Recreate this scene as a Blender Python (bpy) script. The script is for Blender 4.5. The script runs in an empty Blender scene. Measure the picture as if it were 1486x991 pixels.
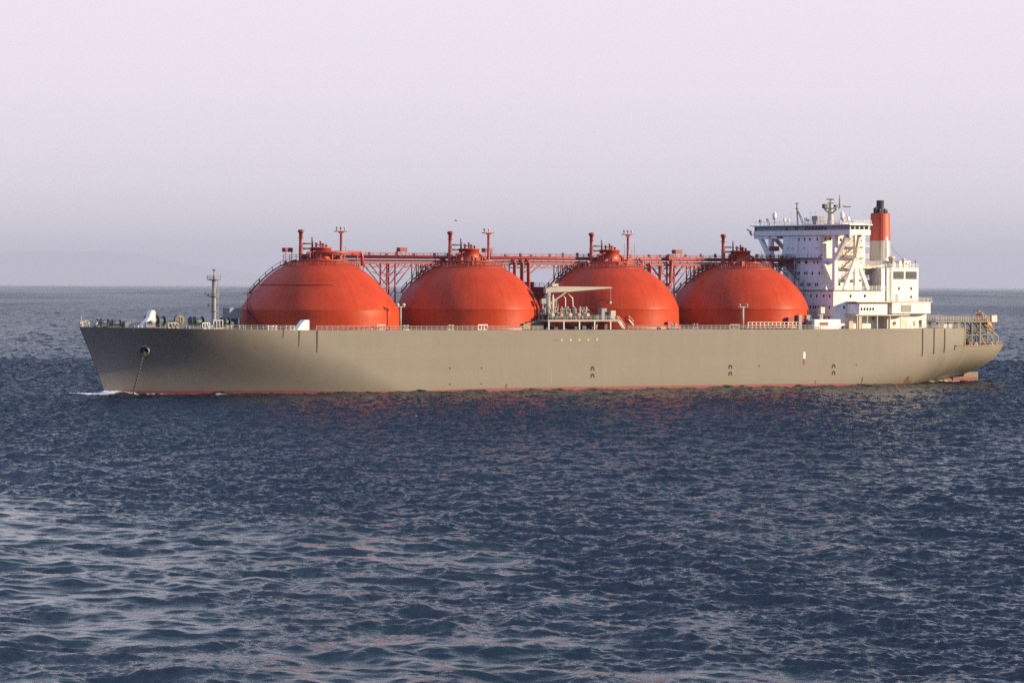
import bpy, math, random
import numpy as np
from mathutils import Vector, Matrix

random.seed(7)
R = math.radians
scene = bpy.context.scene
col = scene.collection
PI = math.pi

# ------------------------------------------------------------------ materials
def mat(name, base, rough=0.5, metal=0.0, noise=0.0, nscale=0.6, stretch=(1, 1, 1), spec=0.5, tint=None):
    m = bpy.data.materials.new(name)
    m.use_nodes = True
    nt = m.node_tree
    b = nt.nodes['Principled BSDF']
    b.inputs['Roughness'].default_value = rough
    b.inputs['Metallic'].default_value = metal
    b.inputs['Specular IOR Level'].default_value = spec
    b.inputs['Base Color'].default_value = (*base, 1)
    if noise > 0:
        tc = nt.nodes.new('ShaderNodeTexCoord')
        mp = nt.nodes.new('ShaderNodeMapping')
        mp.inputs['Scale'].default_value = stretch
        nz = nt.nodes.new('ShaderNodeTexNoise')
        nz.inputs['Scale'].default_value = nscale
        nz.inputs['Detail'].default_value = 8
        nz.inputs['Roughness'].default_value = 0.65
        rp = nt.nodes.new('ShaderNodeValToRGB')
        rp.color_ramp.elements[0].position = 0.3
        rp.color_ramp.elements[1].position = 0.7
        lo = tint if tint else tuple(c * (1 - noise) for c in base)
        rp.color_ramp.elements[0].color = (*lo, 1)
        rp.color_ramp.elements[1].color = (*[min(1, c * (1 + noise * 0.5)) for c in base], 1)
        nt.links.new(tc.outputs['Object'], mp.inputs['Vector'])
        nt.links.new(mp.outputs['Vector'], nz.inputs['Vector'])
        nt.links.new(nz.outputs['Fac'], rp.inputs['Fac'])
        nt.links.new(rp.outputs['Color'], b.inputs['Base Color'])
    return m

M = {}
M['red'] = mat('red_paint', (0.34, 0.034, 0.013), 0.5, noise=0.12, nscale=0.8)
M['red2'] = mat('red_pipe_paint', (0.25, 0.024, 0.014), 0.5, noise=0.25, nscale=1.2)
M['redbox'] = mat('red_house_paint', (0.22, 0.026, 0.03), 0.6, noise=0.2, nscale=0.7)
M['white'] = mat('white_paint', (0.66, 0.655, 0.64), 0.45, noise=0.06, nscale=0.7, stretch=(1, 1, 0.25), tint=(0.72, 0.68, 0.60))
M['cream'] = mat('cream_paint', (0.50, 0.46, 0.39), 0.5, noise=0.10, nscale=0.8, stretch=(1, 1, 0.3))
M['beige'] = mat('beige_paint', (0.36, 0.32, 0.25), 0.55, noise=0.10, nscale=0.8, stretch=(1, 1, 0.3))
M['greytan'] = mat('grey_tan_paint', (0.27, 0.26, 0.22), 0.55, noise=0.15, nscale=1.0)
M['grey'] = mat('grey_steel_paint', (0.20, 0.21, 0.21), 0.55, noise=0.2, nscale=1.0)
M['darkgreen'] = mat('dark_green_paint', (0.025, 0.06, 0.055), 0.55, noise=0.3, nscale=1.5)
M['darkgrey'] = mat('dark_grey_steel', (0.05, 0.055, 0.06), 0.6, noise=0.3, nscale=1.5)
M['black'] = mat('soot_black', (0.012, 0.012, 0.013), 0.7, noise=0.3, nscale=2)
M['deck'] = mat('deck_paint', (0.30, 0.29, 0.27), 0.7, noise=0.35, nscale=0.4)
M['orange'] = mat('orange_gelcoat', (0.52, 0.11, 0.03), 0.5, noise=0.1, nscale=2)
M['yellow'] = mat('yellow_mark_paint', (0.40, 0.34, 0.13), 0.6, noise=0.15, nscale=3)
M['olive'] = mat('olive_steel_paint', (0.17, 0.16, 0.105), 0.6, noise=0.25, nscale=1.5)
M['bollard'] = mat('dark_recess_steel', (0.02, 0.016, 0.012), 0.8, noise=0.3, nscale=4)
M['marking'] = mat('white_mark_paint', (0.8, 0.8, 0.78), 0.6, noise=0.05, nscale=5)
M['weld'] = mat('grooved_steel_seam', (0.05, 0.047, 0.042), 0.8, noise=0.3, nscale=2)
M['bird'] = mat('gull_feather', (0.09, 0.09, 0.10), 0.8, noise=0.3, nscale=6)

def glass_mat():
    m = mat('window_glass', (0.012, 0.014, 0.018), 0.06, spec=0.9)
    return m
M['rustbeige'] = mat('rusty_beige_paint', (0.34, 0.20, 0.11), 0.6, noise=0.3, nscale=2)
M['glass'] = glass_mat()
M['reflect_tint'] = mat('reflection_tinted_glass', (0.20, 0.25, 0.24), 0.1, noise=0.5, nscale=1.5)  # pale pane colour with the reflection put into it

def rust_white():
    """white deckhouse paint with faint panel seams and rust runs"""
    m = bpy.data.materials.new('weathered_white_paint'); m.use_nodes = True
    nt = m.node_tree; N = nt.nodes; L = nt.links
    b = N['Principled BSDF']; b.inputs['Roughness'].default_value = 0.45
    tc = N.new('ShaderNodeTexCoord')
    mp = N.new('ShaderNodeMapping'); mp.inputs['Scale'].default_value = (1.6, 1.6, 0.16)
    L.new(tc.outputs['Object'], mp.inputs['Vector'])
    n1 = N.new('ShaderNodeTexNoise'); n1.inputs['Scale'].default_value = 1.0; n1.inputs['Detail'].default_value = 9
    L.new(mp.outputs['Vector'], n1.inputs['Vector'])
    r1 = N.new('ShaderNodeValToRGB')
    e = r1.color_ramp.elements
    e[0].position = 0.30; e[0].color = (0.56, 0.44, 0.31, 1)
    e[1].position = 0.48; e[1].color = (0.68, 0.66, 0.63, 1)
    x = e.new(0.75); x.color = (0.74, 0.73, 0.72, 1)
    L.new(n1.outputs['Fac'], r1.inputs['Fac'])
    # panel seams every 3.15 m in height
    sp = N.new('ShaderNodeSeparateXYZ'); L.new(tc.outputs['Object'], sp.inputs['Vector'])
    md = N.new('ShaderNodeMath'); md.operation = 'PINGPONG'; md.inputs[1].default_value = 1.575
    L.new(sp.outputs['Z'], md.inputs[0])
    lt = N.new('ShaderNodeMath'); lt.operation = 'LESS_THAN'; lt.inputs[1].default_value = 0.06
    L.new(md.outputs[0], lt.inputs[0])
    mx = N.new('ShaderNodeMix'); mx.data_type = 'RGBA'; mx.blend_type = 'MULTIPLY'
    mx.inputs[7].default_value = (0.78, 0.77, 0.76, 1)
    L.new(lt.outputs[0], mx.inputs[0]); L.new(r1.outputs['Color'], mx.inputs[6])
    L.new(mx.outputs[2], b.inputs['Base Color'])
    return m
M['housewhite'] = rust_white()

def hull_mat():
    m = bpy.data.materials.new('hull_paint'); m.use_nodes = True
    nt = m.node_tree; N = nt.nodes; L = nt.links
    b = N['Principled BSDF']; b.inputs['Roughness'].default_value = 0.5
    b.inputs['Specular IOR Level'].default_value = 0.12
    tc = N.new('ShaderNodeTexCoord')
    # vertical streaks and broad patches
    mp = N.new('ShaderNodeMapping'); mp.inputs['Scale'].default_value = (0.55, 0.55, 0.05)
    L.new(tc.outputs['Object'], mp.inputs['Vector'])
    n1 = N.new('ShaderNodeTexNoise'); n1.inputs['Scale'].default_value = 1.0; n1.inputs['Detail'].default_value = 9; n1.inputs['Roughness'].default_value = 0.62
    L.new(mp.outputs['Vector'], n1.inputs['Vector'])
    r1 = N.new('ShaderNodeValToRGB'); e = r1.color_ramp.elements
    e[0].position = 0.25; e[0].color = (0.194, 0.180, 0.150, 1)
    e[1].position = 0.75; e[1].color = (0.211, 0.197, 0.166, 1)
    L.new(n1.outputs['Fac'], r1.inputs['Fac'])
    # plate patches (brick texture in X/Z)
    sp = N.new('ShaderNodeSeparateXYZ'); L.new(tc.outputs['Object'], sp.inputs['Vector'])
    cb = N.new('ShaderNodeCombineXYZ'); L.new(sp.outputs['X'], cb.inputs['X']); L.new(sp.outputs['Z'], cb.inputs['Y'])
    br = N.new('ShaderNodeTexBrick')
    br.inputs['Color1'].default_value = (1, 1, 1, 1); br.inputs['Color2'].default_value = (0.965, 0.96, 0.955, 1)
    br.inputs['Mortar'].default_value = (0.90, 0.89, 0.88, 1)
    br.inputs['Scale'].default_value = 1.0; br.inputs['Mortar Size'].default_value = 0.035
    br.inputs['Brick Width'].default_value = 14.0; br.inputs['Row Height'].default_value = 2.9
    L.new(cb.outputs['Vector'], br.inputs['Vector'])
    m1 = N.new('ShaderNodeMix'); m1.data_type = 'RGBA'; m1.blend_type = 'MULTIPLY'; m1.inputs[0].default_value = 1.0
    L.new(r1.outputs['Color'], m1.inputs[6]); L.new(br.outputs['Color'], m1.inputs[7])
    # rust runs, sparse
    mp2 = N.new('ShaderNodeMapping'); mp2.inputs['Scale'].default_value = (0.9, 0.9, 0.10); mp2.inputs['Location'].default_value = (13, 3, 0)
    L.new(tc.outputs['Object'], mp2.inputs['Vector'])
    n2 = N.new('ShaderNodeTexNoise'); n2.inputs['Scale'].default_value = 1.0; n2.inputs['Detail'].default_value = 6
    L.new(mp2.outputs['Vector'], n2.inputs['Vector'])
    r2 = N.new('ShaderNodeMapRange'); r2.inputs[1].default_value = 0.66; r2.inputs[2].default_value = 0.82; r2.inputs[4].default_value = 0.55
    L.new(n2.outputs['Fac'], r2.inputs[0])
    m2 = N.new('ShaderNodeMix'); m2.data_type = 'RGBA'
    m2.inputs[7].default_value = (0.16, 0.09, 0.04, 1)
    L.new(r2.outputs[0], m2.inputs[0]); L.new(m1.outputs[2], m2.inputs[6])
    # grime line just above the boot topping
    g = N.new('ShaderNodeMapRange'); g.inputs[1].default_value = 3.0; g.inputs[2].default_value = 0.9; g.inputs[3].default_value = 0.0; g.inputs[4].default_value = 0.35
    L.new(sp.outputs['Z'], g.inputs[0])
    gm = N.new('ShaderNodeMath'); gm.operation = 'MULTIPLY'; L.new(g.outputs[0], gm.inputs[0]); L.new(n1.outputs['Fac'], gm.inputs[1])
    m3 = N.new('ShaderNodeMix'); m3.data_type = 'RGBA'; m3.inputs[7].default_value = (0.17, 0.14, 0.075, 1)
    L.new(gm.outputs[0], m3.inputs[0]); L.new(m2.outputs[2], m3.inputs[6])
    # red boot topping
    nb = N.new('ShaderNodeTexNoise'); nb.inputs['Scale'].default_value = 0.5; nb.inputs['Detail'].default_value = 5
    L.new(tc.outputs['Object'], nb.inputs['Vector'])
    ad = N.new('ShaderNodeMath'); ad.operation = 'MULTIPLY_ADD'; ad.inputs[1].default_value = 0.22; ad.inputs[2].default_value = -0.11
    L.new(nb.outputs['Fac'], ad.inputs[0])
    zz = N.new('ShaderNodeMath'); zz.operation = 'ADD'; L.new(sp.outputs['Z'], zz.inputs[0]); L.new(ad.outputs[0], zz.inputs[1])
    bx = N.new('ShaderNodeMapRange'); bx.inputs[1].default_value = -70; bx.inputs[2].default_value = 222
    L.new(sp.outputs['X'], bx.inputs[0])
    br_ = N.new('ShaderNodeValToRGB'); e = br_.color_ramp.elements      # height of the paint line, fore to aft
    e[0].position = 0.0; e[0].color = (0.75,) * 3 + (1,)
    e[1].position = 1.0; e[1].color = (0.3,) * 3 + (1,)
    for p_, c_ in ((0.17, 0.70), (0.23, 0.36), (0.30, 0.32), (0.36, 0.72), (0.70, 0.66), (0.76, 0.45), (0.80, 0.15), (0.945, 0.15), (0.962, 1.0), (0.99, 1.0)):
        q_ = e.new(p_); q_.color = (c_, c_, c_, 1)
    L.new(bx.outputs[0], br_.inputs['Fac'])
    df = N.new('ShaderNodeMath'); df.operation = 'SUBTRACT'; L.new(zz.outputs[0], df.inputs[0]); L.new(br_.outputs['Color'], df.inputs[1])
    lt = N.new('ShaderNodeMapRange'); lt.inputs[1].default_value = 0.07; lt.inputs[2].default_value = -0.07
    L.new(df.outputs[0], lt.inputs[0])
    m4 = N.new('ShaderNodeMix'); m4.data_type = 'RGBA'; m4.inputs[7].default_value = (0.22, 0.075, 0.08, 1)
    L.new(lt.outputs[0], m4.inputs[0]); L.new(m3.outputs[2], m4.inputs[6])
    L.new(m4.outputs[2], b.inputs['Base Color'])
    # plating ripple
    nbp = N.new('ShaderNodeTexNoise'); nbp.inputs['Scale'].default_value = 0.35; nbp.inputs['Detail'].default_value = 3
    L.new(tc.outputs['Object'], nbp.inputs['Vector'])
    bp = N.new('ShaderNodeBump'); bp.inputs['Strength'].default_value = 0.5; bp.inputs['Distance'].default_value = 0.05
    L.new(nbp.outputs['Fac'], bp.inputs['Height']); L.new(bp.outputs['Normal'], b.inputs['Normal'])
    return m
M['hull'] = hull_mat()

def tank_mat():
    m = bpy.data.materials.new('tank_cover_paint'); m.use_nodes = True
    nt = m.node_tree; N = nt.nodes; L = nt.links
    b = N['Principled BSDF']; b.inputs['Roughness'].default_value = 0.42
    b.inputs['Specular IOR Level'].default_value = 0.12
    tc = N.new('ShaderNodeTexCoord')
    n1 = N.new('ShaderNodeTexNoise'); n1.inputs['Scale'].default_value = 0.12; n1.inputs['Detail'].default_value = 8; n1.inputs['Roughness'].default_value = 0.6
    L.new(tc.outputs['Object'], n1.inputs['Vector'])
    r1 = N.new('ShaderNodeValToRGB'); e = r1.color_ramp.elements
    e[0].position = 0.3; e[0].color = (0.315, 0.034, 0.0125, 1)
    e[1].position = 0.7; e[1].color = (0.42, 0.054, 0.020, 1)
    L.new(n1.outputs['Fac'], r1.inputs['Fac'])
    # streaks running down the cover
    sp = N.new('ShaderNodeSeparateXYZ'); L.new(tc.outputs['Object'], sp.inputs['Vector'])
    at = N.new('ShaderNodeMath'); at.operation = 'ARCTAN2'; L.new(sp.outputs['Y'], at.inputs[0]); L.new(sp.outputs['X'], at.inputs[1])
    cb = N.new('ShaderNodeCombineXYZ'); L.new(at.outputs[0], cb.inputs['X']); L.new(sp.outputs['Z'], cb.inputs['Y'])
    mp = N.new('ShaderNodeMapping'); mp.inputs['Scale'].default_value = (22, 0.05, 1); L.new(cb.outputs['Vector'], mp.inputs['Vector'])
    n2 = N.new('ShaderNodeTexNoise'); n2.inputs['Scale'].default_value = 1.0; n2.inputs['Detail'].default_value = 6
    L.new(mp.outputs['Vector'], n2.inputs['Vector'])
    r2 = N.new('ShaderNodeMapRange'); r2.inputs[1].default_value = 0.35; r2.inputs[2].default_value = 0.65; r2.inputs[3].default_value = 0.91; r2.inputs[4].default_value = 1.05
    L.new(n2.outputs['Fac'], r2.inputs[0])
    m1 = N.new('ShaderNodeMix'); m1.data_type = 'RGBA'; m1.blend_type = 'MULTIPLY'; m1.inputs[0].default_value = 1
    L.new(r1.outputs['Color'], m1.inputs[6]); L.new(r2.outputs[0], m1.inputs[7])
    # weld seams: meridians and rings
    ms = N.new('ShaderNodeMath'); ms.operation = 'PINGPONG'; ms.inputs[1].default_value = PI / 24; L.new(at.outputs[0], ms.inputs[0])
    l1 = N.new('ShaderNodeMath'); l1.operation = 'LESS_THAN'; l1.inputs[1].default_value = 0.0045; L.new(ms.outputs[0], l1.inputs[0])
    mz = N.new('ShaderNodeMath'); mz.operation = 'PINGPONG'; mz.inputs[1].default_value = 1.6; L.new(sp.outputs['Z'], mz.inputs[0])
    l2 = N.new('ShaderNodeMath'); l2.operation = 'LESS_THAN'; l2.inputs[1].default_value = 0.06; L.new(mz.outputs[0], l2.inputs[0])
    mm = N.new('ShaderNodeMath'); mm.operation = 'MAXIMUM'; L.new(l1.outputs[0], mm.inputs[0]); L.new(l2.outputs[0], mm.inputs[1])
    m2 = N.new('ShaderNodeMix'); m2.data_type = 'RGBA'; m2.blend_type = 'MULTIPLY'; m2.inputs[7].default_value = (0.93, 0.92, 0.92, 1)
    L.new(mm.outputs[0], m2.inputs[0]); L.new(m1.outputs[2], m2.inputs[6])
    L.new(m2.outputs[2], b.inputs['Base Color'])
    bp = N.new('ShaderNodeBump'); bp.inputs['Strength'].default_value = 0.4; bp.inputs['Distance'].default_value = 0.08
    nb = N.new('ShaderNodeTexNoise'); nb.inputs['Scale'].default_value = 0.5; nb.inputs['Detail'].default_value = 2
    L.new(tc.outputs['Object'], nb.inputs['Vector'])
    L.new(nb.outputs['Fac'], bp.inputs['Height']); L.new(bp.outputs['Normal'], b.inputs['Normal'])
    return m
M['tank'] = tank_mat()

# ------------------------------------------------------------------ mesh helper
class MB:
    def __init__(s):
        s.v = []; s.f = []; s.sm = []
    def add(s, vs, fs, smooth=False):
        o = len(s.v); s.v += [tuple(v) for v in vs]
        s.f += [tuple(i + o for i in f) for f in fs]; s.sm += [smooth] * len(fs)
        return s
    def box(s, x0, x1, y0, y1, z0, z1):
        vs = [(x, y, z) for x in (x0, x1) for y in (y0, y1) for z in (z0, z1)]
        fs = [(0, 1, 3, 2), (4, 6, 7, 5), (0, 4, 5, 1), (2, 3, 7, 6), (0, 2, 6, 4), (1, 5, 7, 3)]
        return s.add(vs, fs)
    def bar(s, a, b, w, h=None, up=(0, 0, 1)):
        """square beam from a to b"""
        h = h or w
        a = Vector(a); b = Vector(b); d = (b - a)
        if d.length < 1e-6: return s
        d.normalize(); u = Vector(up)
        if abs(d.dot(u)) > 0.97: u = Vector((1, 0, 0))
        l = d.cross(u).normalized(); u = l.cross(d).normalized()
        vs = []
        for p in (a, b):
            for i, j in ((-1, -1), (1, -1), (1, 1), (-1, 1)):
                vs.append(p + l * (i * w / 2) + u * (j * h / 2))
        return s.add(vs, [(3, 2, 1, 0), (4, 5, 6, 7), (0, 1, 5, 4), (1, 2, 6, 5), (2, 3, 7, 6), (3, 0, 4, 7)])
    def tube(s, pts, r, n=10, cap=True):
        pts = [Vector(p) for p in pts]
        rs = r if isinstance(r, (list, tuple)) else [r] * len(pts)
        vs = []; fs = []
        for i, p in enumerate(pts):
            t = (pts[min(i + 1, len(pts) - 1)] - pts[max(i - 1, 0)]).normalized()
            u = Vector((0, 0, 1)) if abs(t.z) < 0.95 else Vector((1, 0, 0))
            a = t.cross(u).normalized(); b2 = a.cross(t).normalized()
            for k in range(n):
                q = 2 * PI * k / n
                vs.append(p + (a * math.cos(q) + b2 * math.sin(q)) * rs[i])
        for i in range(len(pts) - 1):
            for k in range(n):
                k2 = (k + 1) % n
                fs.append((i * n + k, i * n + k2, (i + 1) * n + k2, (i + 1) * n + k))
        s.add(vs, fs, True)
        if cap:
            o = len(s.v) - len(vs)
            s.f.append(tuple(o + k for k in reversed(range(n)))); s.sm.append(False)
            o2 = o + (len(pts) - 1) * n
            s.f.append(tuple(o2 + k for k in range(n))); s.sm.append(False)
        return s
    def lathe(s, prof, c=(0, 0), n=32, smooth=True, capt=True, capb=False):
        vs = []; fs = []
        for r, z in prof:
            for k in range(n):
                q = 2 * PI * k / n
                vs.append((c[0] + r * math.cos(q), c[1] + r * math.sin(q), z))
        for i in range(len(prof) - 1):
            for k in range(n):
                k2 = (k + 1) % n
                fs.append((i * n + k, i * n + k2, (i + 1) * n + k2, (i + 1) * n + k))
        o = len(s.v)
        s.add(vs, fs, smooth)
        if capt:
            b = o + (len(prof) - 1) * n
            s.f.append(tuple(b + k for k in range(n))); s.sm.append(False)
        if capb:
            s.f.append(tuple(o + k for k in reversed(range(n)))); s.sm.append(False)
        return s
    def prism(s, poly, y0, y1):
        """polygon in (x, z) extruded along y"""
        n = len(poly)
        vs = [(x, y0, z) for x, z in poly] + [(x, y1, z) for x, z in poly]
        fs = [tuple(range(n)), tuple(reversed(range(n, 2 * n)))]
        fs += [(i, i + n, (i + 1) % n + n, (i + 1) % n) for i in range(n)]
        return s.add(vs, fs)
    def prism_z(s, poly, z0, z1):
        n = len(poly)
        vs = [(x, y, z0) for x, y in poly] + [(x, y, z1) for x, y in poly]
        fs = [tuple(reversed(range(n))), tuple(range(n, 2 * n))]
        fs += [(i, (i + 1) % n, (i + 1) % n + n, i + n) for i in range(n)]
        return s.add(vs, fs)
    def build(s, name, m, parent=None, bevel=0.0, fixn=False):
        me = bpy.data.meshes.new(name)
        me.from_pydata(s.v, [], s.f); me.update()
        me.polygons.foreach_set('use_smooth', s.sm)
        if fixn:
            import bmesh
            bm = bmesh.new(); bm.from_mesh(me)
            bmesh.ops.remove_doubles(bm, verts=bm.verts, dist=0.002)
            bmesh.ops.recalc_face_normals(bm, faces=bm.faces)
            bm.to_mesh(me); bm.free()
        me.materials.append(m if not isinstance(m, str) else M[m])
        o = bpy.data.objects.new(name, me); col.objects.link(o)
        if parent is not None: o.parent = parent
        if bevel > 0:
            b = o.modifiers.new('bevel', 'BEVEL'); b.width = bevel; b.segments = 2; b.limit_method = 'ANGLE'
        return o

def build_each(mb, name, m, parent):
    """one object per connected piece"""
    par = list(range(len(mb.v)))
    def find(i):
        while par[i] != i:
            par[i] = par[par[i]]; i = par[i]
        return i
    for f in mb.f:
        r0 = find(f[0])
        for k in f[1:]:
            par[find(k)] = r0
    groups = {}
    for f, sm in zip(mb.f, mb.sm): groups.setdefault(find(f[0]), []).append((f, sm))
    out = []
    for fs in groups.values():
        ids = sorted({k for f, _ in fs for k in f}); mp = {k: i for i, k in enumerate(ids)}
        p = MB(); p.v = [mb.v[k] for k in ids]; p.f = [tuple(mp[k] for k in f) for f, _ in fs]; p.sm = [q for _, q in fs]
        out.append(p.build(name, m, parent))
    return out

def empty(name, loc=(0, 0, 0), rz=0, parent=None):
    o = bpy.data.objects.new(name, None); col.objects.link(o)
    o.location = loc; o.rotation_euler = (0, 0, rz)
    if parent is not None: o.parent = parent
    return o

def tag(o, label=None, cat=None, group=None, kind=None):
    if label: o['label'] = label
    if cat: o['category'] = cat
    if group: o['group'] = group
    if kind: o['kind'] = kind
    return o

def dup(o, parent, loc=None):
    c = o.copy(); col.objects.link(c); c.parent = parent
    if loc is not None: c.location = loc
    return c

def railing(mb, pts, h=1.1, step=1.6, r=0.035, rails=(0.4, 0.75, 1.1), post=0.045):
    for i in range(len(pts) - 1):
        a = Vector(pts[i]); b = Vector(pts[i + 1]); L = (b - a).length
        n = max(1, int(round(L / step)))
        for k in range(n + (1 if i == len(pts) - 2 else 0)):
            p = a.lerp(b, k / n); mb.bar(p, p + Vector((0, 0, h)), post * 2)
        for q in rails:
            mb.bar(a + Vector((0, 0, q * h / 1.1)), b + Vector((0, 0, q * h / 1.1)), r * 2)
    return mb

# ------------------------------------------------------------------ ship
TH = 0.5415
CT, ST = math.cos(TH), math.sin(TH)
ship = empty('gas_carrier', (-50.6425, 935.8016, 0), TH)
tag(ship, 'tan gas carrier with four red domed tanks and white bridge tower, anchored at sea', 'ship')
# local axes: X aft, Y starboard (away from the camera), Z up from the water
def w2l(sx, sy):
    """world offset -> ship axes"""
    return (sx * CT + sy * ST, -sx * ST + sy * CT)

def interp(x, xs, ys):
    return float(np.interp(x, xs, ys))
def zdeck(X):
    return interp(X, [-69, -38, -17, 20, 150, 199.0, 199.8, 222], [17.0, 16.5, 16.25, 16.0, 15.75, 15.75, 10.75, 10.85])
def zdeck_main(X):
    return interp(X, [-69, -38, -17, 20, 150, 222], [17.0, 16.5, 16.25, 16.0, 15.75, 15.75])
def xstem(z):
    return interp(z, [-4, -1, 0.35, 6.3, 10.7, 17.02], [-60.6, -61.2, -61.7, -64.0, -65.9, -68.7])
HB = 23.0
XE = 14.0
def halfb_bow(X, z):
    q = max(0.0, min(1.05, z / 17.0))
    xs = xstem(z); xe = 14.0 - 30.0 * q
    u = max(0.0, min(1.0, (X - xs) / (xe - xs)))
    n = 1.62 + 1.1 * q ** 1.6
    return halfb_stern(14.0, z) * (1 - (1 - u) ** n)
def bd_stern(X):
    return HB if X < 160 else HB - 11.2 * ((X - 160) / 62.0) ** 2.4
def zb_stern(X):
    return interp(X, [0, 150, 180, 196, 203, 209, 213.5, 216, 217.6, 218.5], [-11, -11, -6.5, -1.2, 0.1, 1.0, 1.7, 2.5, 3.5, 4.8])
def halfb_stern(X, z):
    zb = zb_stern(X); zd = zdeck_main(X)
    v = max(0.0, min(1.0, (z - zb) / (zd - zb)))
    m = interp(X, [0, 140, 165, 185, 200, 215, 222], [14, 12, 7.0, 4.4, 4.0, 4.2, 4.4])
    return bd_stern(X) * (1 - (1 - v) ** m)
def halfb(X, z):
    return halfb_bow(X, z) if X < XE else halfb_stern(X, z)

def build_hull():
    mb = MB()
    # bow
    NV = 26; NU = 64
    for side in (-1, 1):
        vs = []; fs = []
        for i in range(NU + 1):
            u = (i / NU) ** 1.35
            for j in range(NV + 1):
                v = j / NV
                zc = -3 + v * 20.0
                X = xstem(zc) + u * (XE - xstem(zc))
                z = -3 + v * (zdeck(X) + 3)
                b = halfb_bow(X, zc) + 0.12 * (1 - u) ** 8
                vs.append((X, side * b, z))
        for i in range(NU):
            for j in range(NV):
                a = i * (NV + 1) + j
                q = (a, a + 1, a + NV + 2, a + NV + 1)
                fs.append(q if side > 0 else q[::-1])
        mb.add(vs, fs, True)
    # closing strip of the stem
    # parallel body and stern
    xs = list(np.linspace(XE, 150, 32)) + list(np.arange(153, 199, 2.5)) + [199.0, 199.8] + list(np.arange(201, 218, 1.2)) + [218.5]
    NV = 30
    for side in (-1, 1):
        vs = []; fs = []
        for X in xs:
            z0 = max(-3.0, zb_stern(X)); z1 = zdeck(X)
            for j in range(NV + 1):
                v = (j / NV)
                if z0 > -3: v = v ** 1.6
                z = z0 + v * (z1 - z0)
                b = halfb_stern(X, z)
                if X > 199: b = min(b, bd_stern(X))
                vs.append((X, side * b, z))
        for i in range(len(xs) - 1):
            for j in range(NV):
                a = i * (NV + 1) + j
                q = (a, a + 1, a + NV + 2, a + NV + 1)
                fs.append(q if side > 0 else q[::-1])
        mb.add(vs, fs, True)
    # transom
    X = xs[-1]; z0 = zb_stern(X); z1 = zdeck(X); vs = []; fs = []
    for j in range(9):
        z = z0 + (j / 8) ** 1.6 * (z1 - z0); b = halfb_stern(X, z)
        vs += [(X, -b, z), (X, b, z)]
    for j in range(8):
        fs.append((2 * j, 2 * j + 1, 2 * j + 3, 2 * j + 2))
    mb.add(vs, fs)
    # step bulkhead at the mooring deck
    b = halfb_stern(199.0, 14.5)
    mb.add([(199.3, -b + .1, 10.6), (199.3, b - .1, 10.6), (199.05, b - .05, 15.7), (199.05, -b + .05, 15.7)], [(0, 1, 2, 3)])
    return mb.build('hull', 'hull', ship, fixn=True)
hull = build_hull()

def build_deck():
    mb = MB(); vs = []; fs = []
    for X in list(np.linspace(-68.4, XE, 40)) + list(np.linspace(0, 199, 60)):
        b = halfb(X, zdeck_main(X) - 0.05) - 0.02
        vs += [(X, -b, zdeck_main(X) - 0.06), (X, b, zdeck_main(X) - 0.06)]
    n = len(vs) // 2
    for i in range(n - 1): fs.append((2 * i, 2 * i + 2, 2 * i + 3, 2 * i + 1))
    mb.add(vs, fs)
    return mb.build('main_deck', 'deck', ship)
build_deck()
mb = MB(); vs = []; fs = []
for X in np.linspace(199.4, 218.4, 12):
    b = halfb_stern(X, 10.6) - 0.05; vs += [(X, -b, 10.3), (X, b, 10.3)]
for i in range(11): fs.append((2 * i, 2 * i + 2, 2 * i + 3, 2 * i + 1))
mb.add(vs, fs).build('mooring_deck', 'deck', ship)

# rubbing seams (vertical half-round guides) on the hull side
def hull_strip(X, z0, z1, w=0.28, d=0.12, name='fender_guide', m='weld'):
    mb = MB(); n = 8; vs = []
    for i in range(n + 1):
        z = z0 + (z1 - z0) * i / n; b = -halfb(X, z)
        vs += [(X - w / 2, b + 0.05, z), (X - w / 2, b - d, z), (X + w / 2, b - d, z), (X + w / 2, b + 0.05, z)]
    fs = []
    for i in range(n):
        a = 4 * i
        for k in range(3): fs.append((a + k, a + k + 4, a + k + 5, a + k + 1))
    fs += [(0, 1, 2, 3), tuple(4 * n + k for k in (3, 2, 1, 0))]
    mb.add(vs, fs)
    return mb.build(name, m, hull)
for X, z0, z1 in ((-22.5, 11.5, 16.2), (-18.0, 11.5, 16.1), (-12.85, 10.4, 16.1), (182.0, 7.9, 15.7), (186.5, 8.4, 15.7), (190.8, 8.8, 15.7), (195.2, 9.5, 10.9)):
    hull_strip(X, z0, z1)
# knuckle strip at the low stern deck
mb = MB(); vs = []
for X in np.linspace(195.2, 218.4, 16):
    z = 10.55; b = -halfb(X if X < 199 else X, min(z, 10.6))
    vs.append((X, b - 0.06, z + 0.12))
mb.tube(vs, 0.13, 6).build('rubbing_strake', 'hull', hull)

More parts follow.
